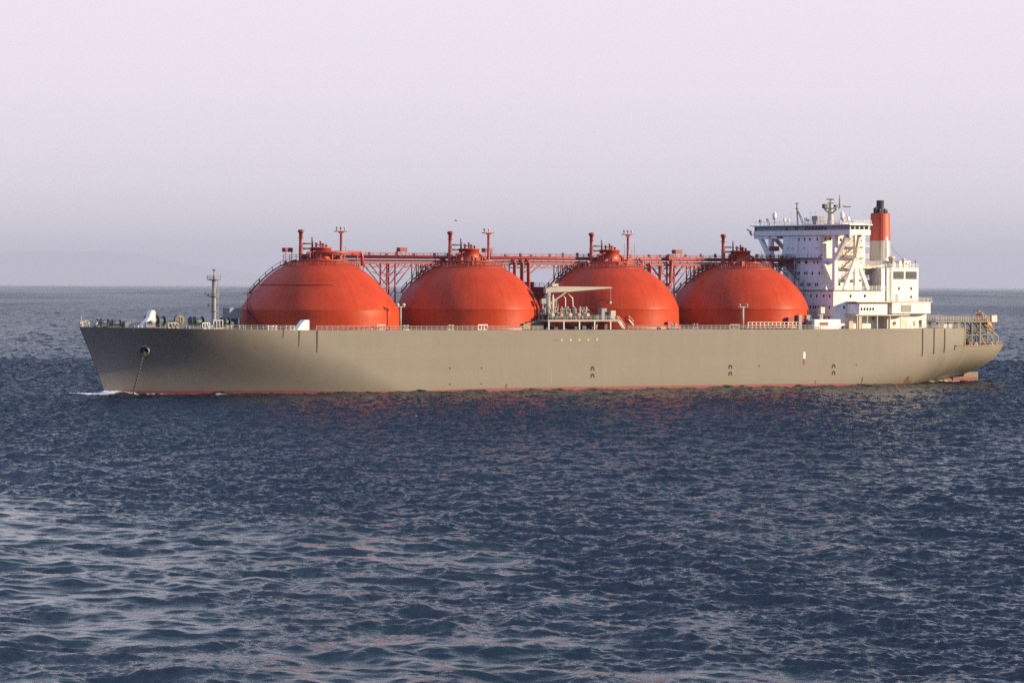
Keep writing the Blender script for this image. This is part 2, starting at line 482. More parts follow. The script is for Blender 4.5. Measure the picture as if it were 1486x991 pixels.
M['rust'] = mat('rust_stain', (0.15, 0.075, 0.03), 0.85, noise=0.5, nscale=3)
def rust(X0, X1, z0, z1, seed):
    rnd = random.Random(seed); mb = MB(); n = 10; L_ = []; R_ = []
    for i in range(n + 1):
        z = z0 + (z1 - z0) * i / n; q = math.sin(PI * (0.12 + 0.88 * (1 - i / n))) * 0.5 + 0.2
        mid = (X0 + X1) / 2 + (X1 - X0) * 0.25 * (i / n); w_ = (X1 - X0) / 2 * q * rnd.uniform(0.6, 1.2)
        for lst, x in ((L_, mid - w_), (R_, mid + w_)): lst.append((x, -halfb(x, z) - 0.012, z))
    mb.add(L_ + R_, [(i, i + 1, n + 2 + i, n + 1 + i) for i in range(n)])
    return mb.build('rust_stain', 'rust', hull)
rust(159.6, 160.6, 0.1, 2.3, 1); rust(176.4, 178.6, 0.1, 2.2, 2); rust(178.0, 180.6, 0.0, 0.9, 3); rust(43.0, 43.8, 0.3, 1.8, 4); rust(143.4, 144.2, 0.3, 1.5, 5)
# recessed tug bollards (dark arches) and discs
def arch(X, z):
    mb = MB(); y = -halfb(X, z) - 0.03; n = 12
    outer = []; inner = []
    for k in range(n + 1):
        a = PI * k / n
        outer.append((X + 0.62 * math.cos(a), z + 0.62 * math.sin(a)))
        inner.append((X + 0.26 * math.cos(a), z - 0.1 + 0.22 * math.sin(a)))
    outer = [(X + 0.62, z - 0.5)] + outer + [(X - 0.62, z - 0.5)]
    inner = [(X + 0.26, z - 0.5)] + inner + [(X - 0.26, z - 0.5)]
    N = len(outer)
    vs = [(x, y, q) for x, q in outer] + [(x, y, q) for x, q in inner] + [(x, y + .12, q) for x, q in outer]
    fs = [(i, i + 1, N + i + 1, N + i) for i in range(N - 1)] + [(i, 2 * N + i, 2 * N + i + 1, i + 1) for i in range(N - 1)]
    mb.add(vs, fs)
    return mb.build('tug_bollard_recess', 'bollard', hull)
for X, z in ((70.45, 5.5), (70.45, 3.6), (115.16, 5.5), (115.16, 3.65), (150.14, 5.35), (150.14, 3.45)):
    arch(X, z)
def disc(X, z, r, name, m='bollard'):
    mb = MB(); y = -halfb(X, z); n = 14
    vs = [(X + r * math.cos(2 * PI * k / n), -halfb(X + r * math.cos(2 * PI * k / n), z + r * math.sin(2 * PI * k / n)) - 0.05, z + r * math.sin(2 * PI * k / n)) for k in range(n)] + \
         [(X + r * math.cos(2 * PI * k / n), y + 0.1, z + r * math.sin(2 * PI * k / n)) for k in range(n)]
    mb.add(vs, [tuple(range(n))] + [(k, k + n, (k + 1) % n + n, (k + 1) % n) for k in range(n)])
    return mb.build(name, m, hull)
disc(-8.5, 5.75, 0.5, 'thruster_mark'); disc(-8.7, 3.8, 0.5, 'thruster_mark')
for X, z in ((26.35, 6.1), (35.97, 6.05), (124.8, 5.7), (158.0, 5.6), (26.4, 1.9), (35.9, 1.9)):
    disc(X, z, 0.2, 'side_scupper')
# manifold spacing marks under the rail
for k in range(5):
    X = 60.7 + 2.77 * k
    MB().box(X - 0.33, X + 0.33, -HB - 0.06, -HB + 0.05, 12.95, 13.55).build('manifold_mark', 'yellow', hull)
mb = MB()
for k in range(4):
    mb.box(58.3 + k * 0.45, 58.55 + k * 0.45, -HB - 0.05, -HB + 0.05, 13.0, 13.5)
build_each(mb, 'stencil_dash', 'olive', hull)
# load line / pilot boarding mark: white above red
MB().box(139.75, 140.35, -HB - 0.06, -HB + 0.05, 7.55, 9.4).build('pilot_mark', 'marking', hull)
MB().box(139.75, 140.35, -HB - 0.06, -HB + 0.05, 5.9, 7.5).build('pilot_mark', 'redbox', hull)
mb = MB()
for zz in np.arange(1.6, 5.4, 0.75):
    mb.box(57.2, 57.5, -HB - 0.05, -HB + 0.05, zz, zz + 0.3)
build_each(mb, 'draft_mark', 'greytan', hull)

# hawse pipe bell and anchor chain
hx, hz = -54.5, 11.3
hy = -halfb(hx, hz)
a = Vector((hx, hy, hz))
nrm = Vector((-0.62, -0.66, -0.42)).normalized()
MB().tube([a - nrm * 0.8, a + nrm * 0.1, a + nrm * 0.55, a + nrm * 0.7], [1.2, 1.3, 1.35, 1.15], 18, cap=False).build('hawse_pipe', 'greytan', hull)
MB().tube([a + nrm * 0.3, a + nrm * 0.62], [1.1, 0.85], 16).build('hawse_mouth', 'black', hull)
mb = MB()
p0 = a + nrm * 0.6; p1 = Vector((hx - 4.3, hy - 1.2, -1.5))
N = 30
for k in range(N):
    q0 = p0.lerp(p1, k / N); q1 = p0.lerp(p1, (k + 1.15) / N)
    if k % 2: mb.bar(q0, q1, 0.5, 0.16)
    else: mb.bar(q0, q1, 0.16, 0.5)
mb.build('anchor_chain', 'black', ship)
# stowed anchor flukes just below the bell
mb = MB(); q = p0 + Vector((0.1, -0.2, -0.8))
mb.bar(p0, q + Vector((0, 0, -0.6)), 0.5); mb.bar(q + Vector((-0.8, 0.1, 0)), q + Vector((0.8, -0.1, 0)), 0.45)
mb.build('anchor', 'black', ship)

# deck edge railing all along the port and starboard sides
def edge_rail(x0, x1, side, name='deck_railing', inset=0.25, m='greytan'):
    mb = MB(); pts = []
    n = max(2, int(abs(x1 - x0) / 3))
    for i in range(n + 1):
        X = x0 + (x1 - x0) * i / n
        z = zdeck_main(X) - 0.05
        pts.append((X, side * (halfb(X, z) - inset), z))
    railing(mb, pts, 1.15, 1.5, 0.04, post=0.05)
    return mb.build(name, m, ship)
for x0, x1 in ((-67.5, -20), (-13, 55), (82, 148), (176, 198.7)):
    edge_rail(x0, x1, -1)
for x0, x1 in ((-67.5, 60), (60, 198.7)):
    edge_rail(x0, x1, 1)
# low bulwark and fairlead frame at the very tip of the bow
mb = MB()
for side in (-1, 1):
    pts = []
    for i in range(7):
        X = -68.5 + i * 0.75; pts.append((X, side * (halfb(X, 16.9) + 0.02), 17.0))
    for i in range(6):
        p, q = Vector(pts[i]), Vector(pts[i + 1])
        mb.bar(p + Vector((0, 0, 1.5)), q + Vector((0, 0, 1.5)), 0.12)
        mb.bar(p + Vector((0, 0, 0.7)), q + Vector((0, 0, 0.7)), 0.1)
        if i % 2 == 0: mb.bar(p, p + Vector((0, 0, 1.5)), 0.3)
mb.build('bow_frame', 'cream', ship)
# bow light staff
MB().tube([(-68.2, 0, 17), (-68.2, 0, 20)], 0.06, 6).build('jack_staff', 'cream', ship)

# white wave-shaped ventilator on the foredeck
poly = [(-55.8, 16.8), (-51.7, 16.8), (-51.7, 20.9), (-52.1, 21.3), (-52.9, 21.2), (-53.3, 20.4), (-53.7, 19.4), (-54.5, 18.4), (-55.4, 17.7)]
ws = MB().prism(poly, -9.0, -7.0).build('wind_shield', 'white', ship, bevel=0.25)
mb = MB(); mb.box(-54.6, -52.0, -9.5, -9.02, 16.9, 18.3); mb.tube([(-53.6, -9.6, 18.2), (-52.6, -9.6, 18.2)], 0.45, 10); mb.build('shield_locker', 'grey', ws)
# white gangway landing wedge at the rail
poly = [(-18.4, 16.2), (-14.8, 16.2), (-14.8, 18.8), (-16.2, 18.8), (-16.9, 18.1)]
MB().prism(poly, -22.4, -20.2).build('splash_plate', 'white', ship, bevel=0.08)

# foredeck mooring gear
def winch(X, Y, L, r, m='darkgreen', z=16.9):
    root = MB()
    root.box(X - L / 2 - 0.4, X + L / 2 + 0.4, Y - 1.1, Y + 1.1, z - 0.3, z + 0.15)
    w = root.build('mooring_winch', 'darkgrey', ship)
    MB().tube([(X - L / 2, Y, z + r + 0.4), (X + L / 2, Y, z + r + 0.4)], r, 16).build('rope_drum', m, w)
    fl = MB()
    for q in (-L / 2, -L / 6, L / 2):
        fl.tube([(X + q - 0.08, Y, z + r + 0.4), (X + q + 0.08, Y, z + r + 0.4)], r * 1.35, 16)
    fl.build('drum_flange', m, w)
    g = MB(); g.box(X + L / 2 + 0.2, X + L / 2 + 1.2, Y - 0.6, Y + 0.6, z, z + 1.4); g.build('winch_motor', m, w, bevel=0.1)
    return w
winch(-60.9, -4, 3.2, 0.65, 'darkgreen')
winch(-50.0, -3, 3.2, 1.0, 'darkgrey', 17.2)
winch(-47.6, -11, 2.0, 0.55, 'darkgrey')
winch(-40.3, -9, 3.4, 1.0, 'darkgreen')
winch(-32.6, -10, 2.0, 0.9, 'darkgreen')
winch(-60.0, 5, 3.0, 0.7); winch(-44.0, 6, 3.4, 1.0)
# chain wheel facing the camera with a yellow brake band
mb = MB(); cx, cy, cz = -45.0, -9.0, 18.6
mb.tube([(cx - 0.1, cy + 0.4, cz), (cx + 0.0, cy - 0.3, cz)], 1.55, 24)
wl = mb.build('windlass_wheel', 'darkgrey', ship)
mb = MB(); pts = [(cx + 1.05 * math.cos(2 * PI * k / 20) * 0.75, cy - 0.4, cz + 1.05 * math.sin(2 * PI * k / 20)) for k in range(21)]
mb.tube(pts, 0.09, 6, cap=False); mb.bar((cx, cy - .42, cz - 1), (cx, cy - .42, cz + 1), 0.1)
mb.build('brake_band', 'yellow', wl)
mb = MB(); mb.box(cx - 1.2, cx + 1.2, cy - 0.2, cy + 1.5, 16.7, 17.4); mb.build('wheel_bed', 'darkgrey', wl)
# bitts, fairleads and small lit fittings at the rail
for X, Y, m_ in ((-57.5, -9.6, 'cream'), (-49.2, -14.5, 'greytan'), (-46.2, -16, 'cream'), (-41.0, -18.1, 'white'), (-36.0, -19.0, 'cream'), (-33.0, -19.8, 'greytan'), (-25.5, -21, 'white'), (-24.3, -21.2, 'white'), (-20.8, -21.8, 'cream'), (-19.6, -21.9, 'cream'), (13.5, -22.2, 'cream'), (27, -22.2, 'cream'), (97, -22.2, 'cream'), (104, -22.2, 'greytan')):
    mb = MB()
    for d in (-0.5, 0.5):
        mb.lathe([(0.26, 16.0), (0.26, 17.15), (0.36, 17.2), (0.36, 17.4)], (X + d, Y), 10)
    mb.box(X - 0.9, X + 0.9, Y - 0.35, Y + 0.35, 16.05, 16.35)
    mb.build('mooring_bitts', m_, ship)
for X, Y, w, h, m_ in ((-41.2, -16.5, 2.0, 1.5, 'white'), (-35.6, -12.0, 2.6, 2.2, 'cream'), (37, -21.8, 2.8, 1.4, 'white'), (6.6, -21.6, 2.2, 1.4, 'cream'), (-48.5, -12.6, 2.6, 1.4, 'cream'), (117.5, -21.6, 3.0, 1.3, 'greytan')):
    mb = MB(); z = zdeck_main(X)
    for d in (-w / 2, -w / 6, w / 6, w / 2): mb.bar((X + d, Y, z), (X + d, Y, z + h), 0.16)
    mb.bar((X - w / 2, Y, z + h), (X + w / 2, Y, z + h), 0.18); mb.bar((X - w / 2, Y, z + 0.15), (X + w / 2, Y, z + 0.15), 0.14)
    mb.build('fairlead_frame', m_, ship)
# small winch operator cabin on a pedestal, forward of the first tank
mb = MB(); mb.box(-27.4, -24.0, -2.0, 2.0, 18.9, 21.7)
cab = mb.build('crane_house', 'grey', ship, bevel=0.08)
mb = MB(); mb.box(-26.6, -24.6, -1.4, 1.4, 16.2, 18.9); mb.bar((-27.2, -1.8, 16.2), (-27.2, -1.8, 18.9), 0.25); mb.bar((-24.2, -1.8, 16.2), (-24.2, -1.8, 18.9), 0.25)
mb.build('pedestal', 'darkgreen', cab)

# foremast
mb = MB(); mb.lathe([(0.66, 16.2), (0.60, 22.0), (0.48, 28.9)], (-30.9, 0), 14)
fm = mb.build('foremast', 'grey', ship)
def mast_platform(cx, cy, z, r, parent, m='grey', hr=0.9):
    mb = MB(); mb.lathe([(r * 0.5, z - 0.35), (r, z - 0.12), (r, z)], (cx, cy), 14)
    p = mb.build('mast_platform', m, parent)
    pts = [(cx + r * math.cos(2 * PI * k / 10), cy + r * math.sin(2 * PI * k / 10), z) for k in range(11)]
    rb = MB(); railing(rb, pts, hr, 2.0, 0.035); rb.build('platform_rail', m, parent)
mast_platform(-30.9, 0, 29.1, 1.8, fm); mast_platform(-30.9, 0, 24.7, 1.35, fm); 
MB().tube([(-30.9, 0, 28.9), (-30.9, 0, 31.2)], [0.22, 0.12], 8).build('mast_pole', 'grey', fm)
mb = MB(); mb.bar((-32.4, 0, 24.9), (-33.6, 0, 25.3), 0.3); mb.bar((-33.2, 0, 25), (-33.2, 0, 25.9), 0.2); mb.build('mast_lamp_arm', 'darkgrey', fm)
mb = MB(); mb.box(-32.5, -31.9, -0.3, 0.3, 22.2, 22.8); mb.bar((-32.0, 0, 22.3), (-30.9, 0, 22.3), 0.12); mb.build('mast_lamp', 'darkgrey', fm)
mb = MB(); mb.box(-31.15, -30.65, -0.25, 0.25, 31.2, 31.7); mb.build('mast_lamp', 'darkgrey', fm)
MB().lathe([(0.95, 20.8), (0.95, 21.0)], (-30.9, 0), 12, capb=True).build('mast_band', 'grey', fm)
mb = MB()
for k in range(26): mb.bar((-30.0, -0.75, 16.5 + k * 0.48), (-30.0, -0.35, 16.5 + k * 0.48), 0.07)
mb.bar((-30.0, -0.75, 16.3), (-30.0, -0.75, 29), 0.07); mb.bar((-30.0, -0.35, 16.3), (-30.0, -0.35, 29), 0.07)
mb.build('mast_ladder', 'greytan', fm)

# ------------------------------------------------------------------ cargo tanks
PROF = [(19.55, 16.0), (19.5, 19.0), (19.4, 21.3), (19.42, 21.5), (18.9, 22.9), (18.05, 24.7), (17.0, 26.25), (15.5, 28.0), (13.6, 29.75), (11.6, 31.2), (9.6, 32.35), (7.4, 33.3), (5.0, 34.0), (2.5, 34.3), (0.4, 34.36)]
def zdome(r):
    rs = [p[0] for p in PROF[3:]][::-1]; zs = [p[1] for p in PROF[3:]][::-1]
    return float(np.interp(r, rs, zs))
def smooth_prof(PROF):
    pr = PROF[3:]; out = list(PROF[:3])
    # Catmull-Rom
    P_ = [pr[0]] + pr + [pr[-1]]
    for i in range(1, len(P_) - 2):
        for t in np.linspace(0, 1, 4, endpoint=False):
            def cr(a, b, c, d): return 0.5 * ((2 * b) + (-a + c) * t + (2 * a - 5 * b + 4 * c - d) * t * t + (-a + 3 * b - 3 * c + d) * t ** 3)
            out.append((cr(P_[i - 1][0], P_[i][0], P_[i + 1][0], P_[i + 2][0]), cr(P_[i - 1][1], P_[i][1], P_[i + 1][1], P_[i + 2][1])))
    out.append(pr[-1]); return out
TANKX = (0.0, 45.2, 90.1, 134.0)
PROF_FORE = [(20.95, 16.0), (20.95, 19.0), (20.9, 21.0), (20.85, 21.3), (20.3, 22.2), (19.05, 23.95), (17.4, 26.0), (15.75, 27.75), (14.0, 29.5), (12.1, 31.1), (9.7, 32.6), (7.4, 33.4), (5.0, 34.0), (2.5, 34.3), (0.4, 34.36)]
tank_cover_mesh = None
def make_tank(i, tx):
    global tank_cover_mesh
    if i == 0:
        t = MB().lathe(smooth_prof(PROF_FORE), (0, 0), 128).build('cargo_tank', 'tank', ship); t.location = (tx, 0, 0)
    elif tank_cover_mesh is None:
        t = MB().lathe(smooth_prof(PROF), (0, 0), 128).build('cargo_tank', 'tank', ship)
        tank_cover_mesh = t.data
        t.location = (tx, 0, 0)
    else:
        t = bpy.data.objects.new('cargo_tank', tank_cover_mesh); col.objects.link(t); t.parent = ship; t.location = (tx, 0, 0)
    def sub(mb, name, m, **k):
        return mb.build(name, m, t, **k)
    # base ring and cover joint ring
    g = 1.42 if i == 0 else 0.0
    sub(MB().lathe([(19.44 + g, 21.1), (19.5 + g, 21.14), (19.5 + g, 21.24), (19.4 + g, 21.3)], (0, 0), 96, capt=False), 'joint_ring', 'tank')
    sub(MB().lathe([(20.1 + g, 15.9), (20.1 + g, 16.9), (19.7 + g, 17.0)], (0, 0), 96, capt=False), 'skirt_flange', 'red2')
    # dome on top
    sub(MB().lathe([(3.6, 34.0), (3.0, 34.6), (2.75, 35.2), (2.75, 37.2), (2.95, 37.25), (2.95, 37.5), (2.4, 37.6)], (0.3, 0), 28), 'tank_dome', 'red')
    mb = MB(); zt = 37.6
    for dx, dy, h, r in ((-1.4, -0.6, 1.0, 0.25), (-0.5, -1.2, 1.4, 0.2), (0.6, -0.5, 0.8, 0.35), (-1.8, 0.6, 1.5, 0.18), (1.4, -1.0, 0.5, 0.25)):
        mb.lathe([(r, zt - 0.2), (r, zt + h), (r * 1.5, zt + h), (r * 1.5, zt + h + 0.2)], (dx, dy), 8)
    mb.bar((-2.0, -0.6, zt + 0.7), (0.8, -0.6, zt + 0.7), 0.25); mb.bar((-1.2, -1.2, zt + 0.35), (1.0, -1.2, zt + 0.35), 0.2)
    build_each(mb, 'dome_valve', 'red2', t)
    # pipes curling down beside the dome
    mb = MB()
    for k, (dx, dy) in enumerate(((-2.9, -1.4), (-3.7, -0.9), (-4.5, -1.2), (3.3, -1.6), (4.2, -1.0))):
        s_ = -1 if dx < 0 else 1
        pts = [(dx * 0.6, dy, 36.6 - 0.2 * k)] + [(dx - s_ * 0.6 + s_ * 0.6 * math.sin(a), dy, 36.0 - 0.2 * k + 0.6 * math.cos(a)) for a in np.linspace(0, PI / 2, 5)] + [(dx, dy, zdome(abs(dx)) - 0.1)]
        mb.tube(pts, 0.26, 8)
    build_each(mb, 'loading_pipe', 'red2', t)
    # vent mast with cap
    vx = -5.6
    mb = MB(); mb.lathe([(0.55, zdome(5.6) - 0.3), (0.55, 38.0), (0.48, 38.05), (0.48, 41.2), (0.56, 41.25), (0.85, 41.6), (0.82, 41.95), (0.4, 42.2)], (vx, 0), 16)
    sub(mb, 'vent_mast', 'red2')
    mb = MB(); mb.lathe([(0.75, 40.0), (0.75, 40.12)], (vx, 0), 12, capb=True); sub(mb, 'mast_collar', 'red2')
    mb = MB(); mb.tube([(vx, 0, 38.5), (-2.2, 0, 38.5), (-2.2, 0, 37.0)], 0.2, 8); mb.tube([(vx, 0, 37.2), (-3, 0, 37.2)], 0.25, 8); mb.tube([(-2.3, 0, 37.2), (-2.3, 0, 40.2)], 0.17, 8); sub(mb, 'vent_crossover', 'darkgrey')
    # light post on the aft side of the dome top
    if i < 3:
        px = 6.35
        mb = MB(); mb.lathe([(0.36, zdome(6.35) - 0.2), (0.32, 41.7)], (px, 0), 10); sub(mb, 'lamp_post', 'red2')
        mb = MB(); mb.box(px - 1.7, px + 1.4, -0.7, 0.7, 41.7, 41.95)
        mb.prism([(px - 0.9, 41.7), (px, 41.0), (px + 0.9, 41.7)], -0.25, 0.25)
        sub(mb, 'lamp_table', 'red2')
        for d in ((-1.4, 0.0) if i == 1 else (-1.4, -0.2, 1.0)):
            mb = MB(); mb.lathe([(0.12, 41.95), (0.12, 42.5), (0.32, 42.55), (0.25, 43.0)], (px + d, -0.2), 8); sub(mb, 'flood_lamp', 'grey' if d < 0 else 'cream')
    # railed walkway round the dome top
    rr = 9.3
    mb = MB(); pts = [(rr * math.cos(a), rr * math.sin(a), zdome(rr) + 0.15) for a in np.linspace(0, 2 * PI, 25)]
    railing(mb, pts, 1.25, 1.25, 0.04, post=0.05)
    sub(mb, 'dome_railing', 'red2')
    mb = MB(); n = 48
    mb.lathe([(9.5, zdome(9.5) - 0.1), (9.5, zdome(9.5) + 0.18), (8.2, zdome(8.6) + 0.2)], (0, 0), n, capt=False)
    sub(mb, 'dome_walkway', 'red2')
    # machinery boxes and small fittings on the top
    rnd = random.Random(40 + i)
    mb = MB()
    for k in range(14):
        a = rnd.uniform(0, 2 * PI); r_ = rnd.uniform(3.6, 8.0); z = zdome(r_)
        w_ = rnd.uniform(0.25, 0.7); x, y = r_ * math.cos(a), r_ * math.sin(a)
        mb.box(x - w_, x + w_, y - 0.4, y + 0.4, z - 0.2, z + rnd.uniform(0.6, 1.7))
    build_each(mb, 'valve_box', 'red2', t)
    # spray main ring line
    mb = MB(); rz = 6.9
    pts = [(rz * math.cos(a), rz * math.sin(a), zdome(rz) + 0.7) for a in np.linspace(-2.9, -0.2, 20)]
    mb.tube(pts, 0.2, 8)
    sub(mb, 'ring_line', 'red')
    # whip aerials
    mb = MB()
    for a in (0.2, -1.2): mb.tube([(8.9 * math.cos(a), 8.9 * math.sin(a), 33), (8.9 * math.cos(a), 8.9 * math.sin(a), 37.8)], 0.05, 5)
    build_each(mb, 'whip_aerial', 'grey', t)
    return t
tanks = [make_tank(i, x) for i, x in enumerate(TANKX)]
t1 = tanks[0]
# the first tank: thin girdle, stair up its forward side, box on legs, fore pipe
def girdle(z, a0, a1):
    r_ = float(np.interp(z, [p[1] for p in PROF_FORE], [p[0] for p in PROF_FORE])) + 0.1
    return [(r_ * math.cos(a), r_ * math.sin(a), z) for a in np.linspace(a0, a1, 60)]
az = math.atan2(*reversed(w2l(-1, 0)))
az2 = math.atan2(*reversed(w2l(0.30, -0.95)))
MB().tube(girdle(27.75, az - 2 * PI if az > 0 and az2 < 0 and False else az, az2 + (2 * PI if az2 < az - PI else 0)), 0.14, 6).build('girdle_rail', 'redbox', t1)
stair_pts = []
for z, sy in ((33.5, 0), (32.4, 0), (31.1, 0), (29.6, 0), (28.0, -0.2), (26.6, -0.6), (25.2, -1.0)):
    r_ = float(np.interp(z, [p[1] for p in PROF_FORE], [p[0] for p in PROF_FORE])) + 0.35
    x, y = w2l(-math.sqrt(r_ * r_ - sy * sy), sy); stair_pts.append(Vector((x, y, z + 0.25)))
def flight(pts, name, parent, m, w=0.9, rail=True):
    mb = MB()
    for a, b in zip(pts[:-1], pts[1:]):
        d = (b - a); l = d.cross(Vector((0, 0, 1))).normalized() * w / 2
        for s_ in (-1, 1):
            mb.bar(a + l * s_, b + l * s_, 0.12, 0.35)
            if rail:
                mb.bar(a + l * s_ + Vector((0, 0, 1.05)), b + l * s_ + Vector((0, 0, 1.05)), 0.09)
                n = max(1, int(d.length / 1.4))
                for k in range(n + 1):
                    p = a.lerp(b, k / n) + l * s_; mb.bar(p, p + Vector((0, 0, 1.05)), 0.08)
        n = max(2, int(d.length / 0.35))
        for k in range(n):
            p = a.lerp(b, (k + 0.5) / n); mb.bar(p - l, p + l, 0.25, 0.05)
    return mb.build(name, m, parent)
flight(stair_pts, 'tank_stair', t1, 'redbox')
for t_ in tanks[1:]:
    q_ = []
    for z, sy in ((33.5, 0), (32.3, 0), (30.8, 0), (29.0, 0), (27.2, 0), (25.4, -0.3)):
        r_ = float(np.interp(z, [p[1] for p in PROF], [p[0] for p in PROF])) + 0.4
        x, y = w2l(-math.sqrt(r_ * r_ - sy * sy), sy); q_.append(Vector((x, y, z + 0.25)))
    flight(q_, 'tank_stair', t_, 'red2')
    e_ = q_[-1]; MB().box(e_.x - 1.1, e_.x + 0.6, e_.y - 0.8, e_.y + 1.2, e_.z - 0.15, e_.z).build('stair_landing', 'redbox', t_)
p = [stair_pts[-1]]
for sx, sy, z in ((-17.8, -11.6, 20.8), (-13.9, -16.4, 16.3)):
    x, y = w2l(sx, sy); p.append(Vector((x, y, z)))
flight(p, 'tank_stair', t1, 'redbox')
mb = MB(); q = stair_pts[-1]; mb.box(q.x - 1.2, q.x + 1.2, q.y - 1.2, q.y + 1.2, q.z - 0.15, q.z); mb.build('stair_landing', 'redbox', t1)
mb = MB(); q = p[1]; mb.box(q.x - 1.0, q.x + 1.0, q.y - 1.0, q.y + 1.0, q.z - 0.15, q.z); mb.build('stair_landing', 'redbox', t1)
# handrail hoop at the forward brow of tank 1
mb = MB(); x0, y0 = w2l(-9.6, 0); x1_, y1_ = w2l(-4.5, 0)
for zz in (34.9, 35.5): mb.bar((x0, y0, zz), (x1_, y1_, zz + 0.2), 0.1)
for k in range(4):
    f_ = k / 3; mb.bar((x0 + (x1_ - x0) * f_, y0 + (y1_ - y0) * f_, 32), (x0 + (x1_ - x0) * f_, y0 + (y1_ - y0) * f_, 35.6), 0.12)
mb.build('brow_rail', 'redbox', t1)
mb = MB(); mb.tube([(-3, -4.2, 36.2), (9.5, -4.2, 36.2)], 0.42, 12)
for xx in (-2, 1.5, 5, 9): mb.bar((xx, -4.2, 33), (xx, -4.2, 36), 0.25)
mb.tube([(9.5, -4.2, 36.2), (10.2, -4.2, 36.0), (10.4, -4.2, 35.2), (10.4, -4.2, 32.8)], 0.42, 10)
mb.build('vapour_header', 'red', t1)
# little deck fittings at the foot of the domes
def foot_box(t, sx, h, w, m, name):
    r_ = 20.0; sy = -math.sqrt(max(0.1, r_ * r_ - sx * sx)) - 0.2
    x, y = w2l(sx, sy); mb = MB(); mb.box(x - w / 2, x + w / 2, y - 0.6, y + 0.6, 16.0, 16.0 + h)
    return mb.build(name, m, t, bevel=0.05)
foot_box(tanks[0], 13.5, 2.0, 0.5, 'beige', 'hydrant_post')
foot_box(tanks[3], 13.0, 3.0, 1.7, 'redbox', 'access_trunk')
foot_box(tanks[0], 14.8, 5.6, 0.25, 'olive', 'hydrant_post')
foot_box(tanks[1], 15.5, 1.6, 2.0, 'olive', 'hydrant_post')
for t in tanks[:3]:
    foot_box(t, 16.2, 1.9, 1.4, 'red', 'valve_chest'); foot_box(t, 18.2, 1.5, 0.9, 'red', 'valve_chest')

# ------------------------------------------------------------------ pipe bridge
pb = empty('pipe_bridge', (0, 0, 0), 0, ship)
YB = 3.8
mb = MB(); mb.tube([(4, YB - 1.2, 35.25), (154, YB - 1.2, 34.95)], 0.45, 12); mb.build('cargo_pipe', 'red', pb)
mb = MB(); mb.tube([(4, YB + 0.2, 35.1), (154, YB + 0.2, 34.8)], 0.35, 10); mb.build('cargo_pipe', 'red2', pb)
mb = MB(); mb.tube([(4, YB - 1.4, 34.25), (154, YB - 1.4, 33.95)], 0.24, 8); mb.build('cargo_pipe', 'redbox', pb)
mb = MB()
for y in (YB - 1.7, YB + 1.9):
    mb.bar((4, y, 33.6), (155, y, 33.4), 0.3, 0.5)
for X in np.arange(5, 155, 2.4):
    mb.bar((X, YB - 1.7, 33.5), (X, YB + 1.9, 33.5), 0.15, 0.3)
    mb.bar((X, YB - 1.7, 33.6), (X, YB - 1.7, 34.9), 0.14)
k = 0
for X in np.arange(5, 152, 2.4):
    for y in (YB - 1.7, YB + 1.9):
        za, zb_ = (33.4, 32.5) if k % 2 else (32.5, 33.4)
        mb.bar((X, y, za), (X + 2.4, y, zb_), 0.11)
    k += 1
for y in (YB - 1.7, YB + 1.9): mb.bar((5, y, 32.45), (152, y, 32.3), 0.16)
mb.build('bridge_girder', 'red2', pb)
mb = MB(); railing(mb, [(6, YB - 1.8, 35.4), (154, YB - 1.8, 35.1)], 1.0, 2.2, 0.04, rails=(0.6, 1.1)); railing(mb, [(6, YB + 1.9, 35.0), (154, YB + 1.9, 34.7)], 1.2, 2.2, 0.04, rails=(0.6, 1.1))
mb.build('bridge_railing', 'red2', pb)
for Xc in (22.6, 112.0):
    mb = MB()
    for y in (YB - 1.7, YB + 1.9):
        for s_ in (-1, 1):
            mb.tube([(Xc + 1.25 * s_, y, 16), (Xc + 1.25 * s_, y, 33.5)], 0.24, 8)
            mb.tube([(Xc + 1.25 * s_, y, 27.6), (Xc + 6.6 * s_, y, 33.4)], 0.16, 8)
            mb.tube([(Xc + 1.25 * s_, y, 29.8), (Xc + 4.6 * s_, y, 33.4)], 0.12, 8)
            mb.tube([(Xc + 1.25 * s_, y, 30.5), (Xc + 3.8 * s_, y, 31.2)], 0.08, 6)
        for k in range(5):
            z0 = 17 + k * 3.3
            mb.bar((Xc - 1.25, y, z0), (Xc + 1.25, y, z0 + 3.2), 0.16)
            mb.bar((Xc - 1.25, y, z0 + 3.2), (Xc + 1.25, y, z0 + 3.2), 0.14)
    mb.build('trestle', 'red2', pb)
for tx in TANKX:
    for s_ in (-1, 1):
        if tx == 0 and s_ < 0: continue
        for d in (8.6, 10.0, 11.4, 12.8, 14.2):
            X = tx + s_ * d
            if X > 150: continue
            mb = MB()
            for y in (YB - 1.7, YB + 1.9):
                zb = zdome(math.hypot(d, y)) - 0.1
                if zb < 33.3:
                    mb.tube([(X, y, zb), (X, y, 33.5)], 0.16, 8)
                    if d < 14: mb.bar((X, y, 33.4), (X + 2.0 * s_, y, zdome(math.hypot(d + 2, y))), 0.13)
            if mb.v: build_each(mb, 'trestle_post', 'red2', pb)
